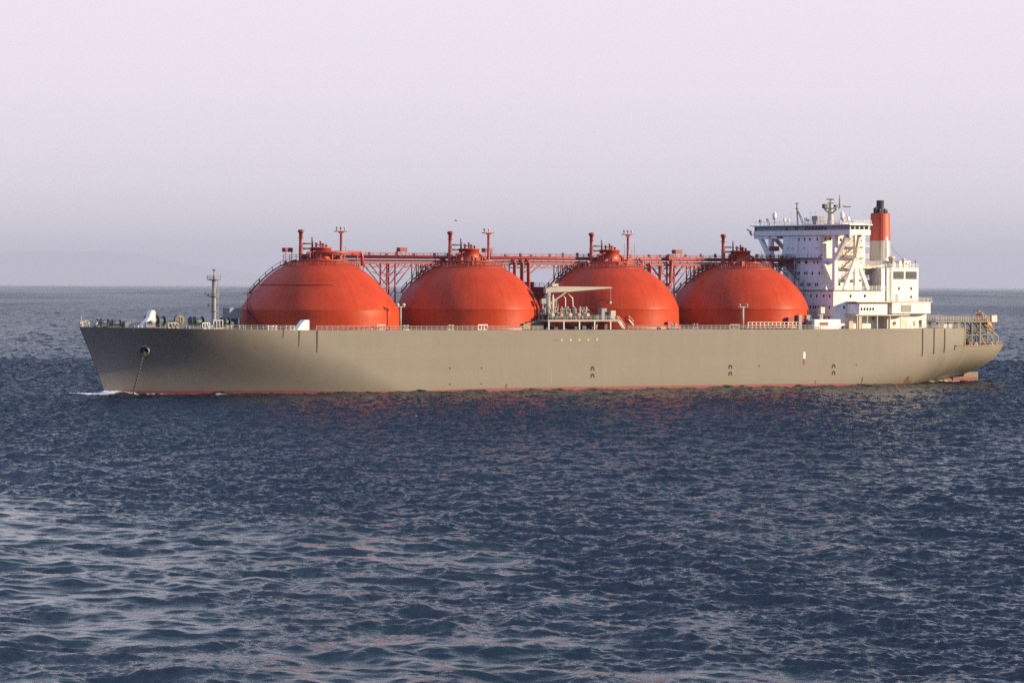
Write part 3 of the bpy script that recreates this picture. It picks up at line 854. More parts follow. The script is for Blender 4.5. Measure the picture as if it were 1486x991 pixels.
# risers and expansion loops
mb = MB()
for X in (60.6, 63.0, 65.0):
    mb.tube([(X, YB - 2.6, 16), (X, YB - 2.6, 33.6), (X, YB - 2.2, 34.2), (X, YB - 1.4, 34.6)], 0.5, 12)
build_each(mb, 'riser_pipe', 'red2', pb)
mb = MB()
for y in (YB - 1.7, YB + 1.9):
    mb.tube([(65.2, y, 30.4), (69.6, y, 33.4)], 0.13, 8); mb.tube([(65.2, y, 31.8), (67.4, y, 33.4)], 0.11, 8); mb.tube([(65.2, y, 16), (65.2, y, 33.4)], 0.2, 8)
build_each(mb, 'riser_brace', 'red2', pb)
mb = MB(); U = [(108.0, YB - 2.6, 33.2)] + [(109.8 - 1.8 * math.cos(a), YB - 2.6, 28.6 - 1.6 * math.sin(a)) for a in np.linspace(0, PI, 9)] + [(111.6, YB - 2.6, 34.8), (111.6, YB - 1.6, 35.6)]
mb.tube(U, 0.55, 12); mb.tube([(104.5, YB - 2.6, 27), (104.5, YB - 2.6, 33), (104.8, YB - 2.2, 33.8)], 0.5, 12); mb.tube([(102.0, YB - 2.6, 29), (102.0, YB - 2.6, 34.2), (101, YB - 2.2, 35.0)], 0.4, 10)
build_each(mb, 'expansion_loop', 'red2', pb)
mb = MB(); mb.tube([(111.6, YB - 2.9, 35.5), (111.6, YB - 1.0, 35.5)], 0.95, 16); mb.build('loop_flange', 'redbox', pb)
for X in (-8.2, 26.2, 52.6, 114.5):
    mb = MB(); zf = 36.6 if X > 0 else 36.3
    mb.box(X - 1.1, X + 1.1, YB - 2.2, YB - 0.2, zf, zf + 1.1)
    for dx in (-0.9, 0.9): mb.bar((X + dx, YB - 1.9, zf - (1.4 if X > 0 else 3.4)), (X + dx, YB - 1.9, zf), 0.14)
    mb.build('junction_box', 'red2', pb)
mb = MB()
for X in (97.8, 101.2): mb.bar((X, YB, 35), (X, YB, 39.2), 0.14)
for z in (37, 38.2, 39.2): mb.bar((97.8, YB, z), (101.2, YB, z), 0.1)
mb.build('cage_ladder', 'grey', pb)
mb = MB()
rnd = random.Random(3)
for X in np.arange(12, 150, 4.6):
    X = X + rnd.uniform(-1.2, 1.2); h = rnd.uniform(0.3, 0.9)
    mb.box(X - 0.25, X + 0.25, YB - 1.5, YB - 0.9, 35.6, 35.8 + h)
build_each(mb, 'pipe_valve', 'redbox', pb)

# red cargo machinery house behind the gap of the 2nd and 3rd tank
mb = MB(); mb.box(66.0, 80.0, 17.0, 22.0, 15.9, 27.2); mh = mb.build('machinery_house', 'redbox', ship)
mb = MB(); railing(mb, [(66.2, 17.1, 27.2), (79.8, 17.1, 27.2)], 1.1, 1.6); mb.build('roof_rail', 'darkgrey', mh)
mb = MB(); mb.box(68, 71, 18, 20, 27.2, 27.9); mb.box(75, 77, 18, 20, 27.2, 28.6); build_each(mb, 'roof_vent', 'redbox', mh)

# ------------------------------------------------------------------ cargo manifold
mf = empty('cargo_manifold', (0, 0, 0), 0, ship)
mb = MB(); mb.box(57.0, 79.8, -22.0, -14.0, 18.1, 18.6); mb.build('platform', 'greytan', mf)
mb = MB()
for X in (57.3, 62.0, 66.9, 71.7, 76.8):
    mb.bar((X, -21.9, 16), (X, -21.9, 18.1), 0.32); mb.bar((X, -15, 16), (X, -15, 18.1), 0.32)
build_each(mb, 'platform_leg', 'cream', mf)
mb = MB(); railing(mb, [(57.2, -21.8, 18.6), (78.0, -21.8, 18.6)], 1.1, 1.2); mb.build('platform_rail', 'greytan', mf)
rnd = random.Random(11)
for k in range(5):
    X = 59.6 + k * 2.77
    mb = MB()
    mb.tube([(X, -14.2, 19.9), (X, -20.2, 19.9)], 0.42, 12); mb.tube([(X, -20.2, 19.9), (X, -20.45, 19.9)], 0.5, 14)
    mb.tube([(X, -15, 19.9), (X, -15, 18.6)], 0.3, 8)
    o = mb.build('loading_arm_flange', 'rustbeige' if k % 2 else 'beige', mf)
    mb = MB(); mb.tube([(X, -18, 20.2), (X, -18, 21.6)], 0.2, 8); mb.tube([(X - 0.0, -18.05, 21.5), (X, -17.9, 21.6)], 0.45, 10)
    mb.box(X - 0.35, X + 0.35, -18.6, -17.6, 19.5, 20.5); mb.build('gate_valve', 'grey', mf)
mb = MB()
for k in range(16):
    X = 57.6 + k * 0.98; mb.bar((X, -16.4, 18.6), (X, -16.4, 21.6 + rnd.uniform(-0.3, 0.3)), 0.22)
    if k % 2: mb.bar((X, -16.9, 20.4), (X, -16.9, 22.1), 0.3)
mb.bar((57.4, -16.4, 21.3), (73.0, -16.4, 21.3), 0.2); mb.bar((57.4, -16.4, 20.2), (73.0, -16.4, 20.2), 0.16)
mb.bar((72.8, -16.4, 21.5), (74.8, -16.4, 19.9), 0.18); mb.bar((74.8, -16.4, 19.9), (76.5, -16.4, 19.0), 0.18)
mb.build('pipe_rack', 'greytan', mf)
mb = MB()
for k in range(26):
    X = rnd.uniform(57.8, 78.5); Y = rnd.uniform(-20, -14); h = rnd.uniform(0.5, 1.8); w_ = rnd.uniform(0.2, 0.5)
    mb.box(X - w_, X + w_, Y - 0.3, Y + 0.3, 18.6, 18.6 + h)
build_each(mb, 'valve_actuator', 'darkgrey', mf)
mb = MB()
for k in range(18):
    X = rnd.uniform(57.8, 78.5); Y = rnd.uniform(-20, -16); h = rnd.uniform(0.6, 1.6); w_ = rnd.uniform(0.25, 0.6)
    mb.box(X - w_, X + w_, Y - 0.3, Y + 0.3, 16, 16 + h)
build_each(mb, 'deck_valve', 'darkgrey', mf)
mb = MB(); mb.box(77.8, 79.4, -20.5, -18.5, 18.6, 21.0); mb.build('control_locker', 'beige', mf, bevel=0.05)
mb = MB(); mb.box(75.5, 77.2, -19.5, -17.5, 18.6, 21.6); mb.build('control_locker', 'grey', mf, bevel=0.05)
flight([Vector((79.6, -21.2, 18.5)), Vector((81.6, -21.2, 16.1))], 'platform_stair', mf, 'cream', 0.9)
flight([Vector((84.6, -18.6, 18.5)), Vector((87.0, -18.6, 16.1))], 'platform_stair', mf, 'cream', 0.9)
for d in (0.0, 1.9):  # white hose loops
    mb = MB(); X = 66.2 - d * 0 + d * 0.7
    s_ = 1 if d else -1
    pts = [(X - 0.2, -15.4, 24.9 + (0.6 if d else 0)), (X + 0.2 + 0.5 * d, -15.6, 24.3), (X + 0.1 + 0.55 * d, -15.8, 22.4), (X + 0.3 * d + 0.5 * d, -16, 20.6)]
    mb.tube(pts, 0.14, 8); mb.build('hose_loop', 'white', mf)
# small grey lockers and lamp on the fore side
mb = MB(); mb.bar((58.4, -17, 16), (58.4, -17, 23.0), 0.3); mb.box(57.8, 59.2, -17.5, -16.5, 22.8, 24.2); mb.build('fire_monitor', 'grey', mf)
mb = MB(); mb.box(53.8, 57.0, -19, -16, 16, 18.2); mb.build('locker', 'darkgrey', mf, bevel=0.1)
mb = MB()
for X in (62.3, 63.6, 64.9): mb.bar((X, -14.4, 18.6), (X, -14.4, 24.2), 0.14); mb.bar((X, -13.4, 18.6), (X, -13.4, 24.2), 0.14)
for k in range(8): mb.bar((62.3, -14.4, 19.2 + k * 0.7), (64.9, -14.4, 19.2 + k * 0.7), 0.12); mb.bar((62.3, -14.4, 19.2 + k * 0.7), (62.3, -13.4, 19.2 + k * 0.7), 0.1)
mb.build('ladder_tower', 'beige', mf)

# hose crane
mb = MB(); mb.lathe([(0.95, 16.0), (0.9, 22.5), (0.8, 22.6), (0.8, 26.0)], (60.6, -16), 16)
cr = mb.build('hose_crane', 'greytan', ship)
mb = MB(); mb.prism([(59.6, 25.6), (62.0, 25.9), (67.0, 26.0), (80.2, 26.95), (80.2, 27.35), (66.0, 27.45), (61.5, 27.45), (59.6, 26.9)], -16.6, -15.4); mb.build('jib', 'greytan', cr, bevel=0.05)
mb = MB(); mb.bar((61.2, -16, 22.8), (66.5, -16, 26.0), 0.35); mb.build('luffing_ram', 'greytan', cr)
mb = MB(); mb.box(61.5, 63.4, -16.9, -15.1, 27.45, 28.2); mb.lathe([(0.3, 28.2), (0.3, 28.6)], (62.4, -16), 8); mb.build('hoist_winch', 'beige', cr)
mb = MB(); mb.bar((80.6, -16, 27.1), (80.6, -16, 23.4), 0.1); mb.bar((80.2, -16, 27.1), (80.9, -16, 27.1), 0.4); mb.build('hoist_wire', 'grey', cr)
mb = MB(); mb.lathe([(0.15, 22.4), (0.35, 22.7), (0.35, 23.3), (0.15, 23.5)], (80.5, -16), 10, capb=True); mb.bar((80.5, -16, 22.4), (80.7, -16, 21.9), 0.16); mb.bar((80.7, -16, 21.9), (80.35, -16, 21.6), 0.16); mb.build('hook_block', 'cream', cr)
mb = MB(); mb.bar((61.7, -16.9, 18.6), (61.7, -16.9, 25.2), 0.28)
for k in range(14): mb.bar((61.4, -17, 18.8 + k * .45), (62.0, -17, 18.8 + k * .45), 0.06)
mb.build('crane_ladder', 'cream', cr)

# twin-headed deck lamp posts
for X, Y, h, w in ((13.0, -20.4, 22.6, 1.2), (121.1, -20.4, 22.4, 1.6)):
    mb = MB(); mb.tube([(X, Y, 16), (X, Y, h - 0.5)], 0.24 if w < 1.5 else 0.32, 8)
    lp = mb.build('deck_lamp_post', 'beige', ship)
    mb = MB(); mb.bar((X - w, Y, h - 0.5), (X + w, Y, h - 0.5), 0.18); mb.build('cross_arm', 'beige', lp)
    for d in (-1, 1):
        mb = MB(); mb.lathe([(0.2, h - 0.5), (0.42, h - 0.1), (0.42, h + 0.3), (0.2, h + 0.4)], (X + d * w * 0.75, Y), 10, capb=True); mb.build('lamp_head', 'cream' if X < 50 else 'grey', lp)

# accommodation ladder stowed along the rail
mb = MB()
x0, x1 = 121.5, 138.5
for z in (16.15, 16.9, 17.7): mb.bar((x0, -22.3, z), (x1, -22.3, z), 0.14)
for X in np.arange(x0, x1 + 0.1, 1.35): mb.bar((X, -22.3, 16.1), (X, -22.3, 17.75), 0.26)
mb.build('accommodation_ladder', 'cream', ship)

# ------------------------------------------------------------------ deckhouse
XB = 155.2
dh = empty('deckhouse', (0, 0, 0), 0, ship)
# lower block, tower, bridge
mb = MB(); mb.box(XB, 172.0, -15.8, 15.8, 15.6, 26.4); lower = mb.build('accommodation_block', 'housewhite', dh, bevel=0.04)
mb = MB(); mb.box(XB + 0.15, 170.6, -9.9, 9.0, 26.4, 42.0); tower = mb.build('bridge_tower', 'housewhite', dh, bevel=0.04)
mb = MB(); mb.box(XB - 0.25, 173.6, -16.2, 16.2, 26.402, 26.62); mb.build('boat_deck', 'grey', dh)
mb = MB(); railing(mb, [(XB + 1, -16.0, 26.62), (173.2, -16.0, 26.62)], 1.05, 1.6); mb.build('boat_deck_rail', 'white', dh)
# tower front balcony line
mb = MB(); mb.box(XB - 0.85, XB + 0.14, -9.9, 9.0, 35.55, 35.75); railing(mb, [(XB - 0.8, 9.0, 35.75), (XB - 0.8, -9.8, 35.75)], 1.0, 1.8, 0.025, rails=(1.1,)); mb.build('front_gallery', 'grey', dh)
mb = MB(); mb.bar((XB - 0.6, -9.4, 35.7), (XB - 0.6, -11.2, 36.6), 0.2); mb.build('gallery_davit', 'darkgrey', dh)
# tier decks on the port side of the tower
for z in (29.55, 32.7, 35.75, 38.9):
    mb = MB(); mb.box(162.5, 170.6, -12.0, -9.92, z, z + 0.16); mb.build('side_gallery', 'white', dh)
    mb = MB(); railing(mb, [(162.6, -11.9, z + 0.16), (170.4, -11.9, z + 0.16)], 1.0, 1.5, 0.03); mb.build('gallery_rail', 'white', dh)
    flight([Vector((163.5, -11.2, z + .1)), Vector((167.5, -11.2, z + 3.1))], 'gallery_stair', dh, 'cream', 0.7)
# wheelhouse with long wings
mb = MB(); mb.box(XB - 0.1, XB + 7.2, -23.5, 23.5, 42.05, 43.35); bw = mb.build('bridge_wing', 'housewhite', dh, bevel=0.03)
mb = MB(); mb.box(XB + 0.1, XB + 4.6, 12, 23.45, 41.2, 42.05); mb.build('wing_underside', 'white', dh)
mb = MB(); mb.box(XB + 0.05, XB + 7.0, -9.9, 9.0, 42.0, 42.048); mb.build('tower_cap', 'grey', dh)
mb = MB(); mb.box(XB + 0.15, XB + 6.9, -23.1, 23.1, 43.35, 44.75); wheel = mb.build('wheelhouse', 'housewhite', dh)
mb = MB(); mb.box(XB - 0.5, XB + 7.6, -23.9, 23.9, 44.75, 45.1); roof = mb.build('wheelhouse_roof', 'white', dh, bevel=0.05)
mb = MB(); railing(mb, [(XB - 0.2, 23.6, 45.1), (XB - 0.2, -23.6, 45.1), (XB + 7.3, -23.6, 45.1)], 1.05, 2.2, 0.03); mb.build('roof_rail', 'white', dh)
mb = MB(); mb.box(163.0, 171.0, -9.0, 9.0, 42.05, 45.6); mb.build('chart_house', 'housewhite', dh)
wm = None
def window(x, y, z, w, h, parent, name='window', side=False, m='glass'):
    """a pane set a few mm proud of the wall with a thin frame"""
    mb = MB()
    if not side: mb.box(x - 0.03, x + 0.05, y - w / 2, y + w / 2, z - h / 2, z + h / 2)
    else: mb.box(x - w / 2, x + w / 2, y - 0.03, y + 0.05, z - h / 2, z + h / 2)
    return mb.build(name, m, parent)
first = None
ys = np.linspace(22.6, -22.6, 30)
for k, y in enumerate(ys):
    if first is None:
        first = MB().box(-0.04, 0.05, -0.68, 0.68, -0.58, 0.58).build('bridge_window', 'glass', wheel)
        first.location = (XB + 0.13, y, 44.08)
    else:
        c = dup(first, wheel, (XB + 0.13, y, 44.08))
        if y > 8.5 or y < -13 or k in (11, 12, 14, 15):          # paler panes: reflection painted into the glass colour
            c.data = c.data.copy(); c.data.materials[0] = M['reflect_tint']
sidew = MB().box(-0.6, 0.6, -0.05, 0.04, -0.5, 0.5).build('bridge_window', 'glass', wheel); sidew.location = (XB + 1.2, -23.12, 44.08)
for k in range(1, 4): dup(sidew, wheel, (XB + 1.2 + k * 1.6, -23.12, 44.08))
# front portholes, storey by storey
proto = MB().box(-0.03, 0.05, -0.3, 0.3, -0.42, 0.42).build('porthole', 'glass', dh)
rows = [(40.95, (1158.7, 1167, 1174.4, 1185)), (34.4, (1146.5, 1157.3, 1159.7, 1168.2, 1170.2, 1180.9, 1185.9)), (31.3, (1156.7, 1159.3, 1167.4, 1170.2, 1178.2, 1188.3)), (28.1, (1161.7, 1164.1, 1172.2, 1174.8, 1182.9, 1185.7)),
        (24.9, (1160, 1166.7, 1177.2, 1185.5, 1195.4, 1204)), (21.7, (1176.4, 1180.9, 1183.9, 1188, 1195.4, 1203.5)), (18.7, (1185, 1196, 1203))]
fst = True
for z, xs in rows:
    for x in xs:
        y = 23.5 - (x - 1092) / 2.98
        X = (XB + 0.14) if z > 26.5 else XB - 0.02
        if fst: proto.location = (X, y, z); fst = False
        else: dup(proto, dh, (X, y, z))
# starboard portholes hidden row plus vents under the bridge
for y in (6.5, 4.2, -1.5, -7.5):
    MB().box(XB + 0.10, XB + 0.17, y - 0.7, y + 0.7, 38.35, 38.5).build('vent_slot', 'darkgrey', dh)
# port side portholes of tower and block
sp_ = MB().box(-0.3, 0.3, -0.05, 0.03, -0.42, 0.42).build('porthole', 'glass', dh)
sl = [(156.6, -9.92, 41.0), (158.3, -9.92, 41.0), (162.0, -9.92, 40.8), (169.0, -9.92, 40.6), (168.3, -9.92, 37.2), (169.0, -9.92, 34.2), (169.0, -9.92, 31.0), (157.4, -9.92, 34.4), (159.5, -9.92, 33.2), (160.5, -9.92, 30.6), (159.8, -9.92, 28.0), (161.6, -9.92, 28.2),
      (161.2, -15.82, 24.9), (158.9, -15.82, 21.7), (164.5, -15.82, 18.0), (164.6, -15.82, 19.6), (169.2, -15.82, 18.6), (166.2, -15.82, 24.9)]
for k, q in enumerate(sl):
    if k == 0: sp_.location = q
    else: dup(sp_, dh, q)
# wing supports: columns, knee braces, A frame
mb = MB()
for y in (-15.6, 15.6):
    mb.box(XB + 0.1, XB + 1.3, y - 0.62, y + 0.62, 26.62, 42.04)
build_each(mb, 'wing_column', 'housewhite', dh)
for s_ in (-1, 1):
    mb = MB()
    mb.bar((XB + 0.7, s_ * 21.3, 41.9), (XB + 0.7, s_ * 15.8, 35.2), 1.15, 1.1, up=(1, 0, 0))
    mb.bar((XB + 0.7, s_ * 9.6, 35.2), (XB + 0.7, s_ * 15.4, 27.2), 0.95, 0.9, up=(1, 0, 0))
    mb.bar((XB + 0.7, s_ * 9.6, 35.0), (XB + 0.7, s_ * 15.6, 35.0), 1.1, 1.0, up=(1, 0, 0))
    mb.build('wing_brace', 'housewhite', dh)
    mb = MB(); y = s_ * 15.6
    mb.bar((163.2, y, 35.8), (159.0, y, 26.7), 1.0, 0.9, up=(0, 1, 0)); mb.bar((163.2, y, 35.8), (167.4, y, 26.7), 1.0, 0.9, up=(0, 1, 0))
    mb.bar((163.2, y, 26.7), (163.2, y, 36.2), 1.3, 0.9, up=(0, 1, 0))
    mb.bar((163.2, y, 36), (160.3, s_ * 21.0, 42.0), 0.9, 0.9, up=(0, 1, 0)); mb.bar((163.2, y, 35.9), (163.4, s_ * 10, 36.2), 0.9)
    mb.box(162.5, 163.9, y - 0.5, y + 0.5, 36, 42.04)
    mb.build('wing_frame', 'white', dh)
# starboard wing extra struts seen past the tower
mb = MB(); mb.bar((XB + 4, 12.0, 41.8), (XB + 4, 9.6, 36), 0.8); mb.bar((XB + 5, 13.0, 42), (XB + 1, 10.5, 36), 0.7); mb.build('wing_brace', 'white', dh)
# catwalk from tank four to the tower and its stairs
mb = MB(); mb.box(142.5, XB + 0.1, 3.0, 5.2, 35.4, 35.55); mb.bar((146, 3, 35.4), (153, 3, 30.5), 0.22); mb.bar((143.5, 5, 35.4), (151, 5, 30), 0.22)
railing(mb, [(142.5, 2.9, 35.55), (155, 2.9, 35.55)], 1.1, 1.4, 0.05); mb.build('catwalk', 'darkgrey', dh)
flight([Vector((149, 2.2, 35.4)), Vector((153.5, -1.5, 29.2))], 'catwalk_stair', dh, 'darkgrey', 0.9)
mb = MB(); mb.box(152.5, 154.8, 5.2, 7.4, 33.2, 34.6); mb.box(150.0, 152.2, 6.4, 8.4, 37.6, 39.0); build_each(mb, 'valve_cabinet', 'redbox', dh)
mb = MB(); mb.tube([(154.5, 2.0, 34.8), (154.5, 2.0, 22)], 0.22, 8); mb.tube([(154.5, -2.5, 29.6), (154.5, -2.5, 22)], 0.2, 8); mb.tube([(154.5, 2.0, 33.6), (154.5, 6, 33.6)], 0.22, 8); build_each(mb, 'front_pipe', 'grey', dh)

# bridge roof equipment
def dome_ant(x, y, z0, h, r, name='satellite_dome'):
    mb = MB(); mb.lathe([(0.14, z0), (0.12, z0 + h)], (x, y), 8)
    p_ = mb.build('aerial_post', 'grey', dh)
    mb = MB(); mb.lathe([(r * 0.6, z0 + h), (r, z0 + h + 0.5), (r, z0 + h + 1.2), (r * 0.75, z0 + h + 1.8), (r * 0.2, z0 + h + 2.1)], (x, y), 14, capb=True); mb.build(name, 'white', p_)
    mb = MB(); mb.lathe([(r * 1.3, z0 + h - 0.15), (r * 1.3, z0 + h)], (x, y), 12, capb=True); mb.build('dome_shelf', 'grey', p_)
dome_ant(157, 15.6, 45.1, 1.9, 0.6); dome_ant(160, -13.2, 45.1, 1.6, 0.62)
mb = MB()  # lattice mast
mb.tube([(158, 5.4, 45.1), (158, 6.0, 51.5)], [0.3, 0.2], 8); mb.tube([(160.2, 4.8, 45.1), (158.2, 5.9, 49.5)], 0.16, 8); mb.tube([(158.2, 3.2, 45.1), (158.1, 5.7, 49.2)], 0.16, 8)
for k in range(6): mb.bar((157.6, 5.4, 46 + k * .8), (158.4, 5.7, 46 + k * .8), 0.1)
mb.bar((158, 4.9, 51.3), (158, 6.9, 51.3), 0.18); mb.bar((158, 5.1, 49.8), (158, 6.5, 49.8), 0.25)
mb.build('signal_mast', 'grey', dh)
rx, ry = 160.5, -7.0
mb = MB(); mb.lathe([(1.0, 45.1), (0.75, 48.0), (0.55, 50.6), (0.25, 52.2)], (rx, ry), 12)
rm = mb.build('radar_mast', 'beige', dh)
mb = MB(); mb.bar((rx, ry + 3.0, 49.7), (rx, ry - 3.2, 49.7), 0.5, 0.35); mb.bar((rx, ry + 2.8, 49.6), (rx, ry + 0.4, 48.2), 0.4); mb.bar((rx, ry - 3.0, 49.6), (rx, ry - 0.4, 48.2), 0.4); mb.build('yard_arm', 'beige', rm)
mb = MB(); mb.box(rx - 0.5, rx + 0.5, ry + 2.1, ry + 3.4, 49.8, 51.0); mb.box(rx - .4, rx + .4, ry - 2.9, ry - 1.9, 50, 50.7); build_each(mb, 'lamp_box', 'darkgrey', rm)
mb = MB(); mb.bar((rx, ry - 1.8, 52.25), (rx, ry + 1.8, 52.35), 0.35, 0.3); mb.bar((rx, ry - 1.5, 51.2), (rx, ry + 1.5, 51.2), 0.3, 0.25); mb.bar((rx, ry, 51.1), (rx, ry, 52.3), 0.25); mb.build('radar_scanner', 'grey', rm)
mb = MB(); mb.tube([(rx + 1, ry - 3.0, 49.8), (rx + 1, ry - 3.0, 53.6)], [0.3, 0.12], 8); mb.bar((rx + 1, ry - 2.4, 52), (rx + 1, ry - 3.6, 52), 0.18); mb.bar((rx + 1, ry - 2.5, 51), (rx + 1, ry - 3.5, 51), 0.18); mb.bar((rx + 1, ry - 3, 49.8), (rx + 0, ry - 2.6, 49.8), 0.3); mb.build('pole_aerial', 'beige', rm)
mb = MB(); mb.prism([(163.2, 50.55), (166.2, 50.35), (166.0, 50.05), (164.4, 49.95), (163.2, 50.2)], -9.1, -9.04); mb.build('signal_flag', 'darkgrey', rm)
mb = MB(); mb.box(158.2, 160.6, -3.8, -1.0, 45.1, 47.6); mb.build('equipment_locker', 'grey', dh, bevel=0.05)
rnd = random.Random(5)
for y in (22.8, 19.0, 10.5, 8.4, 1.8, 0.2, -1.0, -16.5, -18.2, -20.3, -22.2):
    mb = MB(); h = rnd.uniform(0.9, 2.2)
    mb.tube([(157, y, 45.1), (157, y, 45.1 + h)], 0.09, 6); mb.box(156.7, 157.3, y - 0.3, y + 0.3, 45.1 + h * 0.55, 45.1 + h)
    mb.build('roof_fitting', rnd.choice(['grey', 'cream', 'darkgrey', 'white']), dh)
mb = MB(); mb.tube([(156.5, 17.5, 45.1), (156.5, 17.6, 46.6), (156.5, 18.8, 47.0)], 0.18, 8); mb.build('goose_vent', 'grey', dh)
mb = MB()
for y in (13, 3.5, 1, -5.2, -15.4): mb.tube([(161, y, 45.1), (161, y, 49.0)], 0.045, 5)
build_each(mb, 'whip_aerial', 'grey', dh)
mb = MB(); mb.bar((XB - 0.6, 23.7, 43.2), (XB - 1.2, 25.2, 44.0), 0.3); mb.bar((XB, 23.6, 45.0), (XB, 25.6, 45.1), 0.12); mb.bar((XB - .6, 23.6, 42.3), (XB - .6, 24.6, 43.1), 0.4); build_each(mb, 'wing_light', 'grey', dh)

# engine casing, aft house, boat-deck side house
mb = MB(); mb.box(173.9, 187.2, -13.2, 9.5, 23.4, 32.9); cas = mb.build('engine_casing', 'housewhite', dh, bevel=0.06)
for x0, x1 in ((178.3, 181.9), (182.7, 186.5)):
    mb = MB(); n = 8
    for k in range(n):
        z = 29.75 + k * 2.15 / n
        mb.add([(x0, -13.22, z), (x1, -13.22, z), (x1, -13.5, z + 0.1), (x0, -13.5, z + 0.1), (x0, -13.22, z + 0.24), (x1, -13.22, z + 0.24)], [(0, 1, 2, 3), (3, 2, 5, 4)])
    mb.box(x0, x1, -13.23, -13.205, 29.7, 31.95)
    mb.build('louvre', 'grey', cas)
mb = MB(); railing(mb, [(174, -13.1, 32.9), (187.1, -13.1, 32.9), (187.1, 9, 32.9)], 1.1, 1.8, 0.03); mb.build('casing_rail', 'white', cas)
mb = MB(); mb.box(176.0, 186.0, -11, 8, 32.9, 34.9); mb.build('casing_top', 'white', cas, bevel=0.05)
mb = MB(); mb.tube([(175.6, -13.35, 23.4), (175.6, -13.35, 32.9)], 0.14, 6); build_each(mb, 'casing_pipe', 'greytan', cas)
mb = MB()
for k in range(22): mb.bar((177.0, -13.4, 23.6 + k * 0.42), (177.6, -13.4, 23.6 + k * 0.42), 0.06)
mb.bar((177.0, -13.4, 23.4), (177.0, -13.4, 33), 0.07); mb.bar((177.6, -13.4, 23.4), (177.6, -13.4, 33), 0.07); mb.build('casing_ladder', 'grey', cas)
for x_, z_ in ((180.2, 27.0), (184.6, 27.0), (184.6, 24.6)): MB().box(x_ - 0.3, x_ + 0.3, -13.24, -13.17, z_ - 0.4, z_ + 0.4).build('casing_scuttle', 'glass', cas)
MB().box(179.0, 179.9, -13.25, -13.17, 23.45, 25.4).build('casing_door', 'greytan', cas)
mb = MB(); mb.lathe([(0.85, 32.9), (0.85, 35.4), (1.1, 35.5), (1.1, 36.0), (0.5, 36.3)], (178.4, -12), 14); mb.lathe([(0.4, 32.9), (0.4, 35.0), (0.6, 35.1), (0.6, 35.6)], (182.6, -12), 12); mb.lathe([(0.25, 32.9), (0.25, 34.5)], (184.8, -12), 8); build_each(mb, 'mushroom_vent', 'cream', cas)
mb = MB(); mb.tube([(181.8, -10, 34.9), (186.5, -11, 33.0)], 0.12, 6); mb.tube([(183.5, -5, 39), (188.0, -8, 33.2)], 0.06, 5); build_each(mb, 'stay_wire', 'grey', cas)
mb = MB(); mb.tube([(186.6, -12.6, 32.8), (186.6, -12.6, 34.6)], 0.06, 6); mb.tube([(186.6, -12.6, 34.5), (186.6, -12.6, 35.1)], 0.25, 8); mb.build('casing_lamp', 'grey', cas)
mb = MB(); mb.box(170.65, 178.0, -8.5, 8.0, 26.64, 33.2); mb.build('funnel_base', 'cream', dh, bevel=0.05)
mb = MB(); mb.prism([(167.8, 32.4), (178.0, 33.3), (178.0, 33.9), (167.8, 33.2)], -11.5, -8.6); mb.build('casing_duct', 'cream', dh)
# funnel
mb = MB()
def rrect(x0, x1, y0, y1, r, z, n=6):
    out = []
    for cx, cy, a0 in ((x1 - r, y1 - r, 0), (x0 + r, y1 - r, PI / 2), (x0 + r, y0 + r, PI), (x1 - r, y0 + r, 1.5 * PI)):
        for k in range(n + 1):
            a = a0 + PI / 2 * k / n; out.append((cx + r * math.cos(a), cy + r * math.sin(a), z))
    return out
def loft(mb, rings, cap=True):
    n = len(rings[0]); vs = [p for r_ in rings for p in r_]; fs = []
    for i in range(len(rings) - 1):
        for k in range(n): fs.append((i * n + k, i * n + (k + 1) % n, (i + 1) * n + (k + 1) % n, (i + 1) * n + k))
    if cap: fs.append(tuple((len(rings) - 1) * n + k for k in range(n)))
    mb.add(vs, fs, False); return mb
loft(mb, [rrect(180.4, 186.3, -2.95, 2.95, 2.6, 32.9), rrect(180.5, 186.2, -2.85, 2.85, 2.6, 40.8)], False)
fu = mb.build('funnel', 'beige', ship)
mb = MB(); loft(mb, [rrect(180.47, 186.23, -2.88, 2.88, 2.6, 40.8), rrect(180.65, 186.05, -2.7, 2.7, 2.5, 48.6), rrect(180.9, 185.8, -2.45, 2.45, 2.3, 48.75)]); mb.build('funnel_band', 'red', fu)
mb = MB(); mb.lathe([(1.1, 48.7), (1.1, 52.4), (0.95, 52.45), (0.95, 52.0)], (183.3, 0), 16); mb.build('uptake_pipe', 'black', fu)
mb = MB()
for dx, dy, h in ((-1.9, -0.6, 1.9), (-1.5, 0.8, 1.6), (-1.2, -1.5, 1.4), (1.2, -1.2, 1.2), (1.7, 0.5, 1.4), (2.0, -0.6, 0.9), (0.2, -2.0, 1.3)):
    mb.tube([(183.3 + dx, dy, 48.6), (183.3 + dx, dy, 48.7 + h)], 0.27, 8)
build_each(mb, 'exhaust_pipe', 'darkgrey', fu)
mb = MB(); mb.lathe([(0.75, 32.9), (0.65, 38), (0.42, 41.4), (0.2, 41.8)], (179.2, -8.5), 12); mb.box(178.5, 179.9, -9.2, -7.8, 35.2, 35.5); mb.build('crane_post', 'white', ship)

